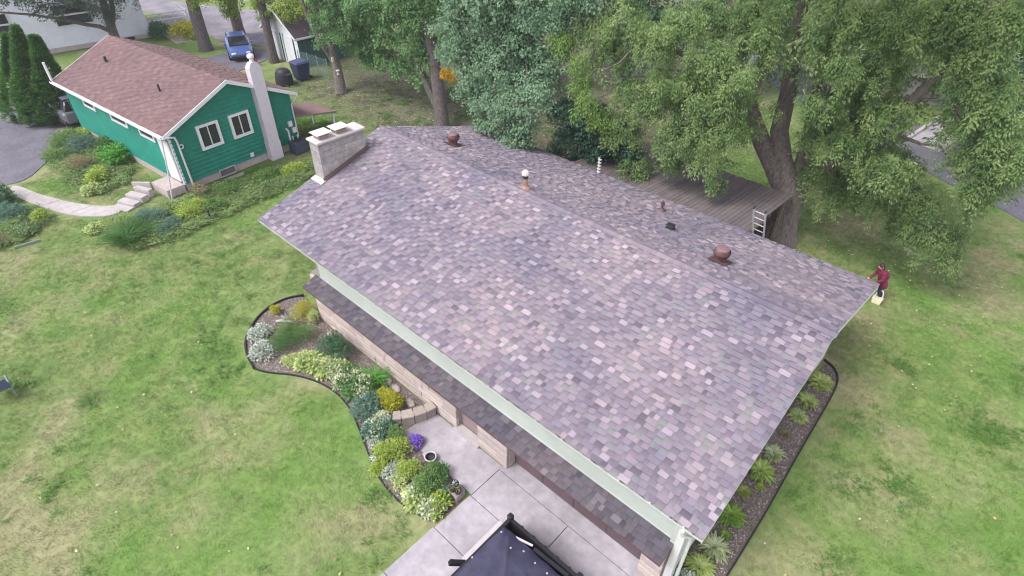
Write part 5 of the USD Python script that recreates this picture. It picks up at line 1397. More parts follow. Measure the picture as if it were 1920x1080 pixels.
def tuft(x, y, r, h, palname, seed, n=110):
    g = np.random.default_rng(seed); A = g.uniform(0, 6.283, n); q = g.random(n)
    P = np.stack([x + .22 * r * g.normal(0, 1, n), y + .22 * r * g.normal(0, 1, n), np.full(n, .0)], 1)
    c = pal(palname, g, n)
    return blade_strips(P, A, h * g.uniform(.8, 1.25, n), np.full(n, .022), .75 + .7 * q, .28 + .3 * g.random(n), c, c * 1.15, 4)


def stems_of(x, y, r, h, seed):
    g = np.random.default_rng(seed); mb = MB()
    for k in range(4):
        a = g.uniform(0, 6.28); mb.tube([(x, y, -.02), (x + .3 * r * math.cos(a), y + .3 * r * math.sin(a), h * .5)], [.012, .006], 4)
    return mb


def plant(name, label, cat, kind, x, y, r, h, p, seed, p2=None, group=None, **kw):
    if seed < 345:
        r, h = r * 1.18, h * 1.1
        if kind == "hosta":       # leafy mounds of broad pale-edged leaves
            kind, kw, p2 = "dome", dict(ll=.13, lw=.075, dens=1.5), ("cream" if p2 == "cream" else "palelime")
    t = thing(name, label, cat, (x, y, 0), group=group)
    if kind == "hosta":
        m = hosta(x, y, r, h, p, p2 or p, seed)
    elif kind == "tuft":
        m = tuft(x, y, r, h, p, seed, **kw)
    else:
        m = dome(x, y, r, h, p, seed, **kw)
    part(t, "leaves", m, M_LEAF)
    if kind == "dome":
        part(t, "stem", stems_of(x, y, r, h, seed), M_BARKD)
    if p2 and kind == "dome":
        part(t, "flowers" if p2 in ("white", "purple") else "pale_tips", dome(x, y, r * .97, h * 1.06, p2, seed + 1, *((.05, .045, .45) if p2 in ("white", "purple") else (.11, .06, 1.15))), M_LEAF, kind="stuff")
    return t


# front bed, from the rounded end towards the drive
plant("golden_shrub", "round golden-green shrub beside the black edging at the bed's rounded end", "shrub", "dome", 2.30, -.40, .44, .62, "gold", 301, ll=.09, lw=.02, dens=1.5)
plant("small_yellow_plant", "tiny yellow-leaved plant against the black edging", "plant", "dome", 1.42, -.98, .16, .40, "gold", 302, ll=.06)
plant("pale_upright_plant", "pale upright plant between the golden shrub and the stone wall", "plant", "dome", 2.9, -.25, .2, .55, "palelime", 303)
plant("silver_leaf_plant", "white-leaved mound at the bed's outer curve, the farther of the two", "plant", "dome", 2.15, -2.0, .42, .34, "silver", 304, ll=.085, lw=.05, dens=1.3)
plant("silver_leaf_plant", "white-leaved mound at the bed's outer curve, the one nearer the lawn corner", "plant", "dome", 3.15, -2.35, .46, .36, "silver", 305, ll=.085, lw=.05, dens=1.3)
plant("feathery_plant", "loose feathery green plant behind the two white-leaved mounds", "plant", "dome", 2.75, -1.30, .42, .6, "mid", 306, ll=.07, lw=.02, dens=1.2)
plant("feathery_plant", "loose feathery green plant in the middle of the bed's rounded end", "plant", "dome", 3.25, -1.72, .40, .55, "green", 307, ll=.07, lw=.02, dens=1.2)
plant("feathery_plant", "thin feathery green plant next to bare brown soil", "plant", "dome", 3.45, -1.02, .42, .55, "mid", 308, ll=.07, lw=.02)
plant("small_yellow_plant", "low yellowish plant at the bed's lawn edge between white mound and pale lime mound", "plant", "dome", 4.12, -2.0, .27, .26, "palelime", 309, ll=.08, lw=.03)
plant("lime_hosta", "large pale lime leafy mound left of the dark green bush", "plant", "hosta", 4.82, -1.50, .50, .4, "palelime", 310, "palelime")
plant("lime_hosta", "large pale lime leafy mound in front of the dark green bush", "plant", "hosta", 5.55, -1.20, .48, .4, "palelime", 311, "cream")
plant("dark_bush", "dark green bush beside the stone wall in the bed's middle", "shrub", "dome", 4.95, -.72, .55, .8, "dark", 312, ll=.09, lw=.04, dens=1.3)
plant("variegated_plant", "cream-edged leafy mound right of the pale lime mounds", "plant", "hosta", 6.35, -1.08, .46, .38, "mid", 313, "cream")
plant("variegated_plant", "cream-edged leafy mound just before the spiky green plant", "plant", "hosta", 6.95, -1.08, .46, .38, "green", 314, "cream")
plant("spiky_plant", "bright spiky green plant near the stone wall", "plant", "tuft", 6.95, -.50, .24, .6, "bright", 315)
plant("golden_shrub", "yellow-green ball shrub left of the curved low wall", "shrub", "dome", 8.12, -.80, .40, .6, "gold", 316, ll=.07, lw=.04, dens=1.5)
plant("green_shrub", "blue-green rounded shrub at the lawn edge in front of the yellow-green ball", "shrub", "dome", 7.75, -1.45, .52, .55, "blue", 317, ll=.085, lw=.04, dens=1.25)
plant("variegated_plant", "pale grey-green variegated mound beside the dark pot", "plant", "hosta", 8.65, -1.65, .46, .36, "blue", 318, "cream")
plant("small_pale_plant", "small pale plant at the lawn edge below the variegated mound", "plant", "dome", 8.98, -2.0, .24, .22, "silver", 319, ll=.06)
plant("green_shrub", "bright green shrub beside the purple flowers", "shrub", "dome", 9.75, -1.95, .48, .55, "lime", 320, ll=.075, lw=.035, dens=1.25)
plant("upright_plant", "upright green plant between the pot and the purple flowers", "plant", "dome", 9.45, -1.48, .26, .6, "mid", 321, ll=.08, lw=.03)
plant("purple_flowers", "round clump of vivid purple flowers at the walk's corner", "flowers", "dome", 9.95, -1.28, .22, .36, "purple", 322, ll=.05, lw=.045, dens=2.2)
plant("small_lime_plant", "small bright lime clump at the lawn edge below the bright green shrub", "plant", "dome", 9.8, -2.5, .26, .28, "lime", 323, ll=.07, lw=.03)
plant("white_flower_plant", "small plant with white flowers just above the bright lime clump", "plant", "dome", 9.55, -2.34, .19, .32, "green", 324, "white")
plant("variegated_plant", "white-edged plant at the lawn edge right of the lime clump", "plant", "dome", 10.3, -2.32, .30, .32, "silver", 325, ll=.08, lw=.03)
plant("variegated_plant", "grey-green white-edged plant in front of the yellow-green upright", "plant", "dome", 10.62, -2.38, .24, .3, "palelime", 326, ll=.08, lw=.03)
plant("upright_plant", "yellow-green upright plant near the drive end of the bed", "plant", "dome", 10.55, -2.02, .29, .52, "lime", 327, ll=.07, lw=.03)
plant("green_shrub", "large mixed green shrub at the drive end of the bed", "shrub", "dome", 11.35, -1.86, .46, .6, "mid", 328, ll=.075, lw=.03, dens=1.3)
plant("green_shrub", "green shrub edge spilling towards the walk beside the planter", "shrub", "dome", 11.3, -1.52, .28, .5, "green", 329, ll=.07, lw=.03)
plant("lime_hosta", "pale lime plant with white edges at the bed's lower lawn edge", "plant", "hosta", 11.3, -2.40, .36, .32, "palelime", 330, "cream")
plant("variegated_hosta", "bright lime hosta with white margins at the very corner of the bed by the drive", "plant", "hosta", 11.95, -2.22, .36, .32, "lime", 331, "cream")
plant("dark_ground_plant", "small dark grey-green plant between the corner hosta and planter", "plant", "dome", 11.9, -1.75, .24, .28, "blue", 332, ll=.07)

# hostas along the end wall
HG = "hostas along the house's end wall"
hl = [(17.95, 9.70, .48, "lime", "palelime", "hosta at the rounded far tip of the end-wall bed"), (17.95, 8.55, .40, "lime", "palelime", "second hosta from the rounded far tip of the end-wall bed"), (17.98, 7.75, .34, "palelime", "palelime", "faded yellowish hosta third from the far tip of the end-wall bed"),
      (17.94, 6.80, .20, "dry", "dry", "smallest withered hosta in the middle of the end-wall bed"), (18.0, 5.86, .36, "palelime", "cream", "pale-edged hosta above the largest bright green hosta"), (17.96, 4.98, .46, "hosta", "lime", "large bright green hosta in the middle of the end-wall bed"),
      (17.90, 4.02, .25, "dry", "lime", "small brownish hosta tucked against the wall"), (18.18, 4.50, .16, "lime", "lime", "tiny lime seedling hosta beside the large bright green one"), (17.98, 3.08, .44, "bright", "lime", "dark glossy hosta fully green, above the roof's lower corner"),
      (18.12, 2.48, .18, "bright", "lime", "tiny bright green hosta below the dark glossy one"), (18.08, 1.96, .45, "palelime", "cream", "long-leaved pale hosta beside the downspout corner"), (18.05, 1.20, .44, "lime", "palelime", "bright green hosta lowest in the end-wall bed")]
for k, (x, y, r, a, b, lab) in enumerate(hl):
    plant("hosta", lab, "hosta", "hosta", x, y, r * .84, .4, a, 350 + k, b)
plant("pale_shrub", "pale blue-green shrub under the house's front right corner", "shrub", "dome", 17.9, .55, .34, .5, "silver", 370, ll=.07, lw=.04)

# neighbour's garden
NP = [("round_bush", "bright green rounded bush against the green house's long wall", "dome", -16.3, -.35, .92, 1.0, "bright", dict(ll=.15, lw=.08)), ("lime_bush", "vivid lime-yellow bush beside the garden steps", "dome", -14.6, -1.85, .66, .75, "lime", dict(ll=.14, lw=.06)),
      ("lime_plant", "pale yellow-green straggling plant below the lime bush", "dome", -13.7, -2.5, .46, .45, "palelime", dict(ll=.12, lw=.05)), ("tall_plant", "tall green perennial clump by the evergreens", "dome", -20.6, -1.5, .95, .9, "mid", dict(ll=.12, lw=.03)),
      ("tall_plant", "hazy grey-green perennial clump in the middle of the island garden", "dome", -18.9, -1.2, 1.05, .9, "blue", dict(ll=.12, lw=.03)), ("tall_plant", "grassy green clump at the island garden's drive side", "dome", -18.9, -2.4, .85, .6, "mid", dict(ll=.12, lw=.03)),
      ("dry_plant", "brownish dry perennial clump left of the lime bush", "dome", -17.2, -1.9, .85, .6, "dry", dict(ll=.10, lw=.025)), ("yellow_plant", "yellow-leaved plants in front of the dark wheel", "dome", -21.0, -.45, .6, .5, "lime", dict(ll=.11, lw=.05)),
      ("green_plant", "green leafy clump between wheel and rounded bush", "dome", -18.2, -.15, .7, .8, "green", dict(ll=.14, lw=.07)), ("ornamental_grass", "large arching clump of ornamental grass on the lawn's edge", "tuft", -7.7, -2.9, 1.0, 1.05, "green", dict(n=420)),
      ("yellow_clump", "yellow-green clump in the small plot at the left edge", "dome", -12.5, -4.95, .45, .5, "lime", dict(ll=.11, lw=.05)), ("white_flower_plant", "low plant dotted with white flowers in the small left plot", "dome", -11.9, -5.75, .62, .4, "mid", dict(ll=.10, lw=.03, spots="white")),
      ("blue_green_clump", "blue-green leafy clump left of the white-dotted plant", "dome", -13.9, -5.9, .85, .6, "blue", dict(ll=.12, lw=.04)), ("dark_clump", "dark leafy shrub at the left edge by the path's end", "dome", -15.7, -5.9, .95, 1.0, "dark", dict(ll=.13, lw=.06)),
      ("dry_plant", "pinkish dry tuft at the extreme left of the small plot", "dome", -11.6, -6.9, .6, .5, "dry", dict(ll=.10, lw=.02)), ("small_clump", "small pale green clump alone on the lawn below the path", "dome", -9.75, -3.5, .48, .32, "palelime", dict(ll=.10, lw=.06)),
      ("blue_green_clump", "hazy blue-green clump right of the path's lowest slab", "dome", -8.7, -1.55, .8, .6, "blue", dict(ll=.09, lw=.03)), ("blue_green_clump", "blue-green clump next to the ornamental grass", "dome", -7.3, -1.2, .7, .5, "blue", dict(ll=.09, lw=.03)),
      ("leafy_clump", "yellow-green leafy clump at the foot of the near downspout", "dome", -8.2, .05, .9, .55, "lime", dict(ll=.11, lw=.05)), ("leafy_clump", "green leafy clump beside the short black stake", "dome", -7.6, 1.0, .7, .45, "mid", dict(ll=.11, lw=.05)),
      ("leafy_clump", "green leafy clump below the basement window", "dome", -8.9, 2.3, .75, .5, "mid", dict(ll=.10, lw=.05)), ("leafy_clump", "bushy green clump at the white chimney's foot", "dome", -8.7, 4.2, .75, .55, "mid", dict(ll=.11, lw=.05)),
      ("leafy_clump", "bushy green clump in front of the outdoor box unit", "dome", -8.2, 5.6, .7, .5, "lime", dict(ll=.10, lw=.05)), ("leafy_clump", "dark-tipped clump against the foundation left of the basement window", "dome", -9.6, 1.2, .55, .5, "dry", dict(ll=.10, lw=.05))]
for k, (nm, lab, kd, x, y, r, h, p, kw) in enumerate(NP):
    plant(nm, lab, "plant", kd, x, y, r, h, p, 400 + k, **kw)
plant("porch_shrub", "yellow-green shrub below the white porch railings", "shrub", "dome", -37.3, 12.6, 1.5, 1.3, "gold", 440, ll=.2, lw=.09)
plant("porch_shrub", "dark shrub between the white house's wall and porch", "shrub", "dome", -38.6, 11.2, 1.2, 1.3, "dark", 441, ll=.2, lw=.09)
plant("wall_shrub", "low shrub at the left edge in front of the white house", "shrub", "dome", -30.5, -3.4, 1.5, 1.0, "mid", 442, ll=.2, lw=.09)

# weedy growth, grass, fallen leaves: nobody could count these
NOGRASS = [bedL.buffer(.05), bedR.buffer(.05), _path.buffer(.05), smoothpoly(N_DRIVE, 2).buffer(.1), smoothpoly(FAR_DRIVE, 1), smoothpoly(ROAD, 1).buffer(.1), Polygon([(9.3, -1.3), (17.58, -1.3), (17.58, .5), (9.3, .5)]), Polygon([(12.25, -17.6), (17.58, -17.6), (17.58, 0), (12.25, 0)]),
           Polygon([(.6, 1.3), (17.62, .2), (17.62, 11.1), (.6, 11.1)]), Polygon([(2.9, .0), (17.6, 0), (17.6, 2), (2.9, 2)]), Polygon([(5, 11), (13.6, 11), (13.6, 16.9), (5, 16.9)]), Polygon([tuple(G(a, b, 0)[:2]) for a, b in ((-.1, -.1), (GL, -.1), (GL, GW + .1), (-.1, GW + .1))]),
           Polygon([(-27.3, 15), (-23, 15), (-23, 19.6), (-27.3, 19.6)])]
GREENS = shapely.union_all(NOGRASS); shapely.prepare(GREENS)


def scatter(name, label, cat, protos, pts, seed, smin, smax, zoff=0.0):
    r = np.random.default_rng(seed); n = len(pts)
    a = r.uniform(0, 2 * np.pi, n)
    q = np.stack([np.cos(a / 2), 0 * a, 0 * a, np.sin(a / 2)], 1)
    P = np.column_stack([pts, np.full(n, zoff)])
    pi = instancer(fresh("/World", name), protos, P, q, r.uniform(smin, smax, n), r.integers(len(protos), size=n))
    setd(pi.GetPrim(), label, cat, kind="stuff")


def grass_patch(seed, n=330, size=.56):
    r = np.random.default_rng(seed); mb = MB()
    P = np.column_stack([r.uniform(-size / 2, size / 2, (n, 2)), np.full(n, -.012)])
    a = r.uniform(0, 6.28, n); lean = r.uniform(.1, .7, n); h = r.uniform(.018, .042, n)
    tip = P + np.stack([np.cos(a) * lean * h, np.sin(a) * lean * h, h], 1)
    s = np.stack([-np.sin(a), np.cos(a), 0 * a], 1) * r.uniform(.004, .008, n)[:, None]
    v = np.stack([P - s, P + s, tip], 1).reshape(-1, 3); f = np.arange(3 * n).reshape(-1, 3)
    return mb.add(v, f)


def inview(x, y, pad=.05, maxd=46):
    cy, sy, cp, sp = math.cos(YAW), math.sin(YAW), math.cos(PITCH), math.sin(PITCH)
    d = np.stack([x - CAM_POS[0], y - CAM_POS[1], np.full(len(x), -CAM_POS[2])], 1)
    f = np.array([sy * cp, cy * cp, -sp]); r = np.array([cy, -sy, 0]); u = np.cross(r, f)
    zz = d @ f; return (zz > 0) & (np.abs(d @ r / zz) < 960 / FPX + .12) & (np.abs(d @ u / zz) < 540 / FPX + .12) & (np.linalg.norm(d, axis=1) < maxd)


g_ = np.stack(np.meshgrid(np.arange(-32, 28, .5), np.arange(-14, 36, .5), indexing="ij"), -1).reshape(-1, 2)
_rr = np.random.default_rng(500); g_ = g_ + _rr.uniform(-.12, .12, g_.shape)
ok = inview(g_[:, 0], g_[:, 1]) & ~shapely.contains_xy(GREENS.buffer(.2), g_[:, 0], g_[:, 1])
shade = (g_[:, 1] > 11) & (g_[:, 0] < 6)
ok &= ~(shade & (_rr.random(len(g_)) < .7))
scatter("grass", "mown patchy lawn grass round the two houses", "grass", [("grass_blades", grass_patch(k), M_BLADE) for k in range(4)], g_[ok], 501, .9, 1.15)


def weed(seed, R=.26, n=70, ll=.09, lw=.04):
    r = np.random.default_rng(seed); mb = MB()
    P = np.column_stack([r.normal(0, R * .5, (n, 2)), r.uniform(.0, .20, n)])
    a = r.uniform(0, 6.28, n); D = np.stack([np.cos(a), np.sin(a), r.uniform(-.1, .8, n)], 1); N = np.stack([r.normal(0, .4, n), r.normal(0, .4, n), np.ones(n)], 1)
    return mb.add(*leaves(P, D, N, ll * r.uniform(.7, 1.4, n), lw * r.uniform(.7, 1.3, n)))


def inside(poly, n, seed):
    r = np.random.default_rng(seed); x0, y0, x1, y1 = poly.bounds; P = r.uniform((x0, y0), (x1, y1), (n, 2))
    return P[shapely.contains_xy(poly, P[:, 0], P[:, 1])]


LM_WD = leafmat("weed_leaves", [(0, (.11, .18, .06)), (.4, (.23, .34, .11)), (.75, (.33, .43, .17)), (1, (.50, .52, .32))], .25, .55, 1.0)
strip_p = Polygon([(-9.9, -.2), (-9.4, 2.0), (-9.0, 7.4), (-7.4, 7.4), (-6.9, 4.0), (-6.6, 1.2), (-6.2, -1.0), (-6.9, -3.0), (-9.0, -3.4), (-10.2, -2.6), (-9.6, -1.4)])
island = Polygon([(-23.2, -.6), (-21.5, -1.9), (-19.0, -2.9), (-17.0, -2.9), (-14.6, -2.9), (-13.2, -2.2), (-13.4, -.9), (-15, .0), (-22, .2)]).difference(_path.buffer(.1))
plot = Polygon([(-16.3, -5.6), (-13.5, -4.9), (-12.0, -4.9), (-10.9, -6.3), (-11.3, -7.6), (-14.5, -7.6)])
pts = np.concatenate([inside(strip_p, 640, 1), inside(island, 620, 2), inside(plot, 300, 3)])
scatter("ground_cover", "weedy green ground cover filling the neighbour's garden beds", "ground cover", [("weed_leaves", weed(600 + k, ll=(.09, .12, .07, .1)[k], lw=(.045, .03, .03, .06)[k]), LM_WD) for k in range(4)], pts, 502, .7, 1.35)
ul = Polygon([(-20, 9.5), (-16, 11), (-2, 12), (4, 13), (4, 22), (-10, 24), (-22, 20)])
pts = np.concatenate([inside(ul, 2600, 5), inside(Polygon([(10, 11.5), (22, 11.5), (22, 24), (10, 24)]), 420, 6), inside(Polygon([(18.7, -4), (24, -2), (24, 14), (18.7, 12)]), 70, 7), inside(Polygon([(-4, -10), (12, -10), (12, -3), (-4, -2)]), 60, 8)])
pts = pts[~shapely.contains_xy(GREENS, pts[:, 0], pts[:, 1])]
fl_ = []
for k in range(4):
    r = np.random.default_rng(700 + k)
    fl_.append(("fallen_leaf", MB().add(*leaves(np.array([[0, 0, .04]]), np.array([[1, 0, .3]]), np.array([[.2, .3, 1.0]]), .085, .065)), mat(f"fallen_leaf_{'abcd'[k]}", ((.42, .36, .16), (.30, .22, .11), (.50, .48, .32), (.22, .15, .07))[k], .7, .2)))
scatter("fallen_leaves", "small pale fallen leaves strewn over the back yard and lawn", "leaves", fl_, pts, 503, .7, 1.35)


def clover(seed, n=26):
    r = np.random.default_rng(seed); mb = MB()
    P = np.column_stack([r.normal(0, .10, (n, 2)), r.uniform(.02, .06, n)]); a = r.uniform(0, 6.28, n)
    D = np.stack([np.cos(a), np.sin(a), r.uniform(-.1, .4, n)], 1); N = np.stack([r.normal(0, .3, n), r.normal(0, .3, n), np.ones(n)], 1)
    return mb.add(*leaves(P, D, N, .06 * r.uniform(.7, 1.6, n), .035))


LM_CL = leafmat("lawn_weed_leaves", [(0, (.07, .17, .025)), (.6, (.12, .24, .04)), (1, (.22, .33, .08))], .2, .6)
_q = np.random.default_rng(900); _c = _q.uniform((-14, -12), (27, 24), (150, 2))
pts = np.concatenate([c + _q.normal(0, _q.uniform(.2, .8), (int(_q.uniform(6, 26)), 2)) for c in _c])
pts = pts[inview(pts[:, 0], pts[:, 1]) & ~shapely.contains_xy(GREENS.buffer(.15), pts[:, 0], pts[:, 1])]
scatter("lawn_weeds", "patches of broad-leaved weeds and clover in the lawn", "weeds", [("weed_leaves", clover(910 + k), LM_CL) for k in range(3)], pts, 504, .6, 1.4)
# ---------------------------------------------------------------- small things by the front bed
lw_ = thing("garden_wall", "low curved pale stone wall between flower bed and walk", "low wall", (9.2, -.6, 0))
cv = np.array([(9.42, -.05), (9.36, -.35), (9.22, -.7), (9.02, -1.02), (8.85, -1.2)])
for k in range(4):
    a, b = cv[k], cv[k + 1]; d = b - a; n_ = np.array([-d[1], d[0]]) / np.linalg.norm(d)
    for z in range(2):
        q = [a - n_ * .12, b - n_ * .12, b + n_ * .12, a + n_ * .12]; z0, z1 = .012 + z * .19, .012 + z * .19 + .184
        part(lw_, "stone", MB().hexa([(*p_, z0) for p_ in q] + [(*p_, z1) for p_ in q], np.array((.30, .265, .225)) * RNG.uniform(.86, 1.08)), M_STONE)
    q = [a - n_ * .16 - d * .01, b - n_ * .16, b + n_ * .16, a + n_ * .16 - d * .01]
    part(lw_, "cap_stone", MB().hexa([(*p_, .386) for p_ in q] + [(*p_, .44) for p_ in q], np.array((.33, .29, .25)) * RNG.uniform(.92, 1.06)), M_STONE)


def rock(name, label, x, y, s, seed, col=(.36, .32, .29)):
    m = trimesh.creation.icosphere(2, 1.0); v = m.vertices; m.vertices = v * (s * np.array([1.2, .8, .6])) * (.75 + .5 * meshkit.noise(v * 1.6 + seed, seed))[:, None]
    m.apply_translation((x, y, s * .25)); return solo(name, MB().tm(m), mat("garden_rock", col, .9, .3, 9, 6, .6, 30, .02), label, "rock", smooth=60)


rock("rock", "pale rock in the soil right beside the low curved wall", 8.55, -.32, .17, 1)
rock("rock", "rock under the stone wall left of the yellow-green ball shrub", 7.75, -.24, .15, 2)
rock("rock", "small rock under the stone wall nearest the spiky plant", 7.3, -.2, .12, 3)
rock("rock", "lone rock in bare soil between golden shrub and dark bush", 3.9, -.25, .10, 4)
solo("driftwood", MB().tube(wiggly((1.75, -.95, .05), (2.55, -1.15, .06), 9, 2.2, 12), np.linspace(.05, .03, 9), 7), mat("bleached_wood", (.50, .47, .44), .8, .2, 8), "curved bleached piece of driftwood on the soil behind the golden shrub", "driftwood", smooth=60)
pt = thing("clay_pot", "dark brown pot at the end of the low curved wall", "pot", (8.72, -1.3, 0))
part(pt, "pot", MB().lathe([(.002, .02), (.11, .02), (.155, .24), (.17, .24), (.17, .28), (.14, .28), (.13, .2)], (8.72, -1.3, 0), 18), mat("dark_clay", (.10, .07, .06), .7, .2, 9), smooth=40)
part(pt, "soil", MB().lathe([(.14, .22), (.002, .23)], (8.72, -1.3, 0), 14), M_MULCH)
bw_ = thing("garden_ornament", "dark bowl-shaped ornament with white rim beside the walk", "ornament", (10.6, -1.3, 0))
part(bw_, "bowl", MB().lathe([(.002, .02), (.10, .02), (.16, .12), (.175, .19), (.15, .19), (.12, .10), (.002, .08)], (10.68, -1.3, 0), 18), mat("dark_glaze", (.035, .035, .035), .3, .2), smooth=40)
part(bw_, "rim", MB().tm(trimesh.creation.torus(.165, .018, 20, 8, transform=trimesh.transformations.translation_matrix((10.68, -1.3, .195)))), M_FRAMEG)
part(bw_, "pale_foot", MB().cbox(10.36, 10.52, -1.36, -1.24, 0, .09, .02), M_CONC2)
pl_ = thing("stone_planter", "cluster of dark pots and pale stones at the corner where walk meets drive", "planter", (12.0, -1.42, 0))
part(pl_, "box", MB().cbox(11.86, 12.24, -1.72, -1.38, 0, .26, .015), mat("planter_stone", (.30, .27, .25), .9, .25, 7))
for k, (x, y, r) in enumerate(((11.95, -1.5, .12), (12.15, -1.58, .11), (12.0, -1.65, .09))):
    part(pl_, "pot", MB().lathe([(.002, .262), (r * .7, .262), (r, .40), (r * .9, .40), (r * .8, .33), (.002, .32)], (x, y, 0), 14), M_EDGE, smooth=40)
    part(pl_, "dead_stems", dome(x, y, .11, .55, "dry" if k else "silver", 800 + k, .06, .02, .6), M_LEAF, kind="stuff")

# grey plot edging and black stake on the neighbour's lawn
solo("plot_edging", MB().beam((-10.72, -6.5, .04), (-10.6, -5.55, .04), .06, .10), mat("grey_green_plank", (.18, .24, .22), .7, .12, 4), "grey-green plank edging the small plot at the left edge of the lawn", "edging")
stk = thing("marker_stake", "short black stake in the lawn by the yellow-green clump", "stake", (-6.84, .4, 0))
part(stk, "stake", MB().tube([(-6.84, .4, -.05), (-6.84, .4, .5)], [.05, .04], 8), M_EDGE)
part(stk, "stake_cap", MB().lathe([(.055, .5), (.06, .54), (.002, .57)], (-6.84, .4, 0), 8), M_EDGE)

# dark blue chair back at the left edge of the lawn
chr_ = thing("lawn_chair", "dark blue lawn chair cut by the left edge of the picture", "chair", (-1.15, -9.0, 0))
M_CH = mat("blue_plastic", (.075, .085, .17), .5, .15, 6)
CX, CY = -1.15, -9.05
part(chr_, "seat", MB().cbox(CX - .25, CX + .22, CY - .26, CY + .26, .42, .46, .015), M_CH)
part(chr_, "backrest", MB().hexa([(CX + .20, CY - .26, .46), (CX + .24, CY - .26, .46), (CX + .24, CY + .26, .46), (CX + .20, CY + .26, .46), (CX + .34, CY - .24, .92), (CX + .38, CY - .24, .92), (CX + .38, CY + .24, .92), (CX + .34, CY + .24, .92)]), M_CH)
for sx in (-.22, .22):
    for sy in (-.23, .23):
        part(chr_, "leg", MB().tube([(CX + sx, CY + sy, 0), (CX + sx * .9, CY + sy, .42)], .018, 6), mat("chair_metal", (.2, .25, .26), .4, .1))
for sy in (-.26, .26):
    part(chr_, "armrest", MB().tube([(CX - .22, CY + sy, .44), (CX - .22, CY + sy, .64), (CX + .26, CY + sy, .66)], .02, 6), mat("chair_metal", (.2, .25, .26), .4, .1))

# ---------------------------------------------------------------- trailer on the drive
M_TRB = paint("trailer_black", (.016, .015, .018), .4, .2)
M_TARP = mat("dark_tarp", (.040, .040, .072), .24, .25, 3, 5, .5, 14, .02, spec=.6)
tl = thing("trailer", "black box trailer under a dark blue-black tarp on the driveway", "trailer", (15.15, -3.3, 0))
TX0, TX1, TY0, TY1, TZ = 14.06, 16.22, -5.6, -1.52, 1.12
part(tl, "bed", MB().box(TX0 + .06, TX1 - .06, TY0 + .06, TY1 - .06, .52, .58), M_TRB)
for nm, q in (("side_panel", (TX0, TX0 + .05, TY0, TY1)), ("side_panel", (TX1 - .05, TX1, TY0, TY1)), ("end_panel", (TX0 + .052, TX1 - .052, TY1 - .05, TY1)), ("end_panel", (TX0 + .052, TX1 - .052, TY0, TY0 + .05))):
    part(tl, nm, MB().box(q[0], q[1], q[2], q[3], .5, TZ - .06), M_TRB)
for a, b in (((TX0 + .02, TY0, TZ), (TX0 + .02, TY1, TZ)), ((TX1 - .02, TY0, TZ), (TX1 - .02, TY1, TZ)), ((TX0 - .02, TY1 - .03, TZ), (TX1 + .02, TY1 - .03, TZ)), ((TX0 - .02, TY0 + .03, TZ), (TX1 + .02, TY0 + .03, TZ))):
    part(tl, "top_rail", MB().beam(a, b, .09, .10), M_TRB)
for x, y in ((TX0, TY1), (TX1, TY1), (TX0, TY0), (TX1, TY0)):
    part(tl, "corner_post", MB().cbox(x - .07, x + .07, y - .07, y + .07, .5, TZ + .14, .02), M_TRB)
for k in range(5):
    x = TX0 + .35 + k * .37
    part(tl, "tie_down", MB().tube([(x, TY1 - .0, TZ + .06), (x + .03, TY1 + .05, TZ), (x + .06, TY1 + .02, TZ - .06)], .016, 6), M_TRB)
part(tl, "fender_plate", MB().cbox(TX0 - .28, TX0 - .02, -2.95, -1.62, .78, .82, .008), mat("pale_plate", (.50, .47, .47), .5, .12, 8))
part(tl, "fender_skirt", MB().box(TX0 - .26, TX0 - .24, -2.9, -1.7, .5, .775), M_TRB)
for x in (TX0 - .14, TX1 + .14):
    for y in (-3.9, -4.75):
        wm = trimesh.creation.cylinder(.36, .22, sections=22); wm.apply_transform(trimesh.transformations.rotation_matrix(math.pi / 2, [0, 1, 0])); wm.apply_translation((x, y, .36))
        part(tl, "wheel", MB().tm(wm), mat("tyre_rubber", (.02, .02, .022), .85, .2), smooth=40)
for s in (-1, 1):
    xc = (TX0 if s < 0 else TX1) + s * .16
    part(tl, "wheel_guard", MB().add([(xc + dx, -4.33 + 1.0 * math.cos(a), .38 + .48 * math.sin(a)) for a in np.linspace(0, math.pi, 11) for dx in (-.15, .15)], [[2 * k, 2 * k + 1, 2 * k + 3, 2 * k + 2] for k in range(10)]), M_TRB)
part(tl, "drawbar", MB().beam((15.1, TY0, .5), (15.1, TY0 - 1.5, .5), .1, .12), M_TRB)
part(tl, "fold_arm", MB().beam((TX0 - .06, -3.05, TZ - .1), (TX0 - .24, -3.35, TZ + .12), .10, .12), M_TRB)
# the tarp: a sheet stretched from rail to rail over the load, ridge and folds real
nx, ny = 60, 90
u, w = np.meshgrid(np.linspace(0, 1, nx), np.linspace(0, 1, ny), indexing="ij")
tx = TX0 + .03 + u * (TX1 - TX0 - .22); ty = TY0 + .10 + w * (TY1 - TY0 - .36)
ridge = .55 - .34 * (1 - w) * 0 + 0 * u
edge = np.minimum(np.minimum(u, 1 - u) * 5, np.minimum(w, 1 - w) * 6).clip(0, 1)
line = (u - (.10 + .62 * (1 - w) * 2.3))          # fold running from the far left corner across the load
tz = TZ - .02 + .06 * (1 - u) + .26 * edge ** .7 + .035 * np.exp(-(line / .018) ** 2) * edge - .10 * np.clip(line, 0, 1) * edge + .07 * (meshkit.fbm(np.stack([u * 5, w * 7, u * 0], -1), 4, 9) - .5) + .02 * np.sin(22 * (u + .5 * w)) * (1 - edge)
i, j = np.meshgrid(np.arange(nx - 1), np.arange(ny - 1), indexing="ij")
part(tl, "tarp", MB().add(np.stack([tx, ty, tz], -1).reshape(-1, 3), np.stack([i * ny + j, (i + 1) * ny + j, (i + 1) * ny + j + 1, i * ny + j + 1], -1).reshape(-1, 4)), M_TARP, smooth=60)
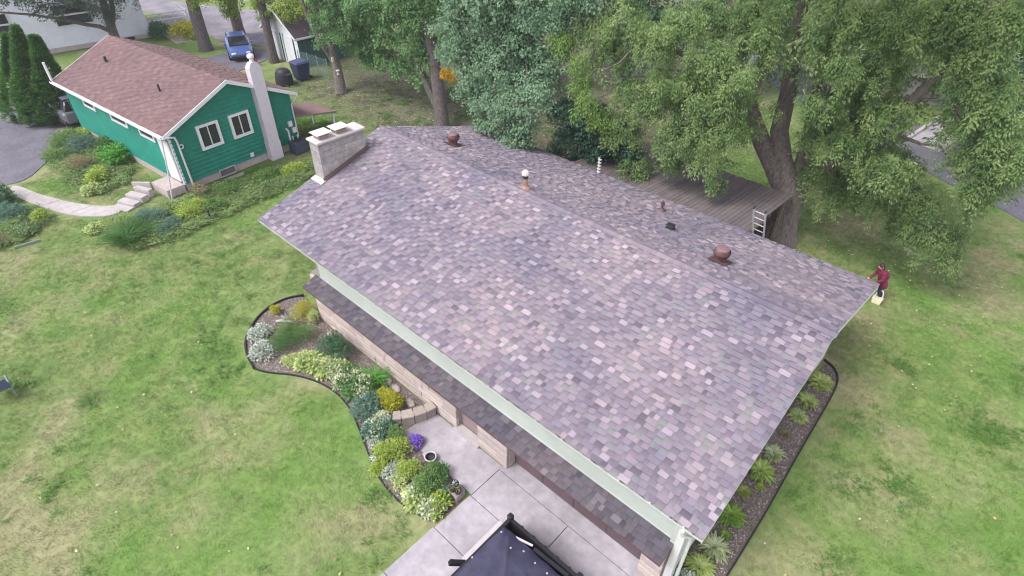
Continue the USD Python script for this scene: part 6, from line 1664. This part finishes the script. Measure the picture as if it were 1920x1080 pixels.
for k, (a, b) in enumerate(((.06, .955), (.30, .90), (.44, .955), (.62, .95), (.80, .955), (.03, .70), (.04, .5))):
    ii, jj = int(a * (nx - 1)), int(b * (ny - 1))
    part(tl, "eyelet", MB().tm(trimesh.creation.torus(.016, .007, 12, 6, transform=trimesh.transformations.translation_matrix((tx[ii, jj], ty[ii, jj], tz[ii, jj] + .012)))), M_WHITE)
part(tl, "pale_batten", MB().beam((14.42, -1.83, TZ + .02), (14.95, -1.70, TZ + .05), .05, .03), mat("pale_plate", (.5, .47, .47)))
part(tl, "load_board", MB().beam((15.0, -1.72, TZ - .0), (16.0, -1.66, TZ - .02), .09, .05), M_TRB)

# ---------------------------------------------------------------- ladder leaning on the back eave
M_ALU = paint("aluminium", (.62, .63, .66), .35, .7)
M_FOOT = M_EDGE


def ladder(label, base, top, w, rungs):
    base, top = np.array(base, float), np.array(top, float); t = thing("ladder", label, "ladder", base)
    d = top - base; s = np.array([d[1], -d[0], 0.0]); s /= np.linalg.norm(s); s = np.array([-s[0], -s[1], 0]) * w / 2
    n = np.cross(d, s); n /= np.linalg.norm(n)
    for q in (-1, 1):
        a, b = base + s * q, top + s * q
        part(t, "rail", MB().beam(a, b, .032, .085, up=n), M_ALU)
        part(t, "rail_cap", MB().beam(b, b + d / np.linalg.norm(d) * .06, .05, .10, up=n), M_FOOT)
        part(t, "foot", MB().beam(a - d / np.linalg.norm(d) * .06, a, .06, .12, up=n), M_FOOT)
    for k in range(rungs):
        f = (k + .6) / rungs
        part(t, "rung", MB().tube([base + d * f - s, base + d * f + s], .019, 8), M_ALU)
    return t


ladder("aluminium ladder leaning on the back eave in front of the big tree trunk", (13.95, 13.35, .04), (13.8, 11.55, 4.25), .44, 14)

# ---------------------------------------------------------------- person on the lawn


def figure():
    import manifold3d as m3
    F = np.array([-.74, -.67, 0]); F /= np.linalg.norm(F); Lf = np.array([-F[1], F[0], 0])      # facing, and the figure's left
    O = np.array([18.04, 15.9, 0.0])

    def J(f, l, z):
        return O + (F * (f + .24 * z) + Lf * l + np.array([0, 0, z])) * 1.10

    def ball(p, r):
        s = trimesh.creation.icosphere(2, r); return [tuple(q) for q in (s.vertices + p)]

    def hull(*pr):
        return m3.Manifold.hull_points(np.array(sum([ball(p, r) for p, r in pr], []), np.float64))

    def skin(parts, edge=.02, it=8):
        m = parts[0]
        for q in parts[1:]:
            m = m + q
        m = m.refine_to_length(edge)
        me = m.to_mesh(); tm = trimesh.Trimesh(me.vert_properties[:, :3], me.tri_verts)
        v0 = tm.vertices.copy(); trimesh.smoothing.filter_taubin(tm, iterations=it)
        far = ~(np.linalg.norm(tm.vertices - v0, axis=1) < .025); v1 = np.array(tm.vertices); v1[far] = v0[far]; tm.vertices = v1      # no stray spikes
        return tm
    hipL, hipR = J(.0, .09, .80), J(.0, -.09, .80); knL, knR = J(.12, .10, .43), J(-.02, -.10, .43); anL, anR = J(.02, .11, .08), J(-.12, -.10, .08)
    chest, neck, head = J(.07, 0, 1.20), J(.11, 0, 1.36), J(.15, 0, 1.49)
    shL, shR = J(.08, .17, 1.28), J(.08, -.17, 1.28); elL, elR = J(.17, .23, 1.05), J(.13, -.25, 1.04); wrL, wrR = J(.40, .18, .90), J(.36, -.20, .84)
    body = [hull((hipL, .10), (hipR, .10), (J(.03, 0, 1.0), .13)), hull((J(.03, 0, 1.0), .13), (chest, .14), (shL, .06), (shR, .06)), hull((chest, .08), (neck, .055)), hull((neck, .05), (head, .06)),
            hull((head, .085), (J(.165, 0, 1.45), .062), (J(.13, 0, 1.53), .085)), hull((J(.255, 0, 1.475), .012), (J(.22, 0, 1.50), .02), (J(.23, 0, 1.46), .02))]
    for s, l in (((shL, elL, wrL), 1), ((shR, elR, wrR), -1)):
        body += [hull((s[0], .05), (s[1], .040)), hull((s[1], .040), (s[2], .026))]
        p = s[2] + F * .05; body.append(hull((s[2], .022), (p + Lf * .025, .016), (p - Lf * .025, .016)))
        for k, (o, ln) in enumerate(((-.030, .060), (-.010, .070), (.010, .066), (.030, .052))):
            a = p + Lf * o + F * .01; b = a + F * ln * .55 + np.array([0, 0, -.012]); c = b + F * ln * .2 + np.array([0, 0, -.03])
            body += [hull((a, .009), (b, .0085)), hull((b, .0085), (c, .0075))]
        a = s[2] + F * .02 - Lf * l * .02; b = a - Lf * l * .03 + F * .02 + np.array([0, 0, -.02]); body += [hull((a, .011), (b, .009)), hull((b, .009), (b + F * .03, .008))]
    for a, b, c in ((hipL, knL, anL), (hipR, knR, anR)):
        body += [hull((a, .085), (b, .055)), hull((b, .055), (c, .036)), hull((c, .034), (c + F * .13 - np.array([0, 0, .045]), .026))]
    t = thing("person", "person in a magenta-red jacket and dark trousers standing at the roof's far corner", "person", O)
    part(t, "body", MB().tm(skin(body, .014, 6)), mat("skin", (.50, .31, .24), .55, .08), smooth=True)
    jk = [hull((hipL, .135), (hipR, .135), (J(.03, 0, 1.0), .155)), hull((J(.03, 0, 1.0), .155), (chest, .165), (shL, .085), (shR, .085)), hull((J(-.01, .12, .70), .115), (J(-.01, -.12, .70), .115), (hipL, .14), (hipR, .14)), hull((chest, .10), (neck - np.array([0, 0, .02]), .072)),
          hull((J(-.04, -.1, .76), .10), (J(-.08, .06, 1.1), .10), (J(-.06, -.06, 1.15), .11))]
    for s in ((shL, elL, wrL), (shR, elR, wrR)):
        jk += [hull((s[0], .078), (s[1], .062)), hull((s[1], .062), (s[2] - F * .015, .045))]
    part(t, "jacket", MB().tm(skin(jk, .03, 6)), mat("red_jacket", (.16, .012, .045), .75, .25, 7, 4, .5, 18, .02), smooth=True)
    tr_ = []
    for a, b, c in ((hipL, knL, anL), (hipR, knR, anR)):
        tr_ += [hull((a, .10), (b, .070)), hull((b, .070), (c + np.array([0, 0, .02]), .052))]
    part(t, "trousers", MB().tm(skin(tr_, .03, 5)), mat("dark_trousers", (.018, .02, .032), .8, .2, 9), smooth=True)
    for c in (anL, anR):
        part(t, "shoe", MB().tm(skin([hull((c - F * .03 + np.array([0, 0, -.03]), .045), (c + F * .14 - np.array([0, 0, .045]), .035))], .02, 3)), mat("pale_shoe", (.66, .64, .50), .6, .08), smooth=True)
    hr = [hull((head + np.array([0, 0, .035]) - F * .015, .103), (J(.085, 0, 1.47), .085), (J(.09, 0, 1.42), .07)), hull((J(.17, 0, 1.575), .05), (J(.09, 0, 1.57), .06))]
    part(t, "hair", MB().tm(skin(hr, .02, 4)), mat("dark_hair", (.035, .02, .015), .6, .3, 30), smooth=True)
    for l in (-.032, .032):
        part(t, "eye", MB().tm(trimesh.creation.icosphere(1, .011).apply_translation(J(.228, l, 1.498))), M_EDGE)
        part(t, "ear", MB().tm(trimesh.creation.icosphere(1, .022).apply_translation(J(.14, l * 2.8, 1.485))), mat("skin", (.5, .31, .24)))
    part(t, "mouth", MB().tm(trimesh.creation.box((.012, .04, .008)).apply_translation(J(.226, 0, 1.435))), mat("lips", (.32, .12, .11), .5, .1))
    return J, wrL, wrR, F


_J, _wl, _wr, _F = figure()
pole = thing("hand_pole", "long thin pale pole held by the person in red towards the roof", "pole", tuple(_J(.5, .1, 0)))
_g0 = _wr + _F * .11 + np.array([0, 0, -.03])
part(pole, "shaft", MB().tube([_g0 - _F * .15 + np.array([0, 0, .03]), _g0 + _F * 1.35 + np.array([0, 0, -.30])], .014, 8), mat("pale_wood_pole", (.5, .45, .38), .6, .1))
part(pole, "grip", MB().tube([_g0 - _F * .17 + np.array([0, 0, .034]), _g0 + _F * .08 + np.array([0, 0, -.017])], .019, 8), M_EDGE)
_tb = np.array([18.0, 15.62, 0])
tb = thing("tote", "pale yellow tote with a tall white handle standing by the person's feet", "tote", _tb)
part(tb, "bag", MB().hexa([tuple(_tb + q) for q in ((-.15, -.10, .0), (.15, -.10, 0), (.15, .10, 0), (-.15, .10, 0), (-.18, -.12, .26), (.18, -.12, .26), (.18, .12, .26), (-.18, .12, .26))]), mat("pale_yellow_cloth", (.72, .70, .48), .7, .08, 7))
part(tb, "handle", MB().tube([tuple(_tb + q) for q in ((-.13, 0, .24), (-.11, 0, .46), (-.03, .0, .60), (.05, 0, .60), (.11, 0, .46), (.13, 0, .24))], .022, 8), M_GTRIM, smooth=60)
part(tb, "opening", MB().box(_tb[0] - .16, _tb[0] + .16, _tb[1] - .10, _tb[1] + .10, .262, .272), mat("bag_inside", (.5, .5, .4), .8, .1))
# ---------------------------------------------------------------- thin damp air over the whole place
M_HAZE = usdkit.material(stage, "/World/Looks/haze_air", {"v": ("principled_volume", {"color": (.93, .96, 1.0), "density": 0.0004, "anisotropy": 0.2})}, [], volume="v.volume")
solo("haze", MB().box(-160, 120, -120, 180, -1.2, 24), M_HAZE, kind="stuff")
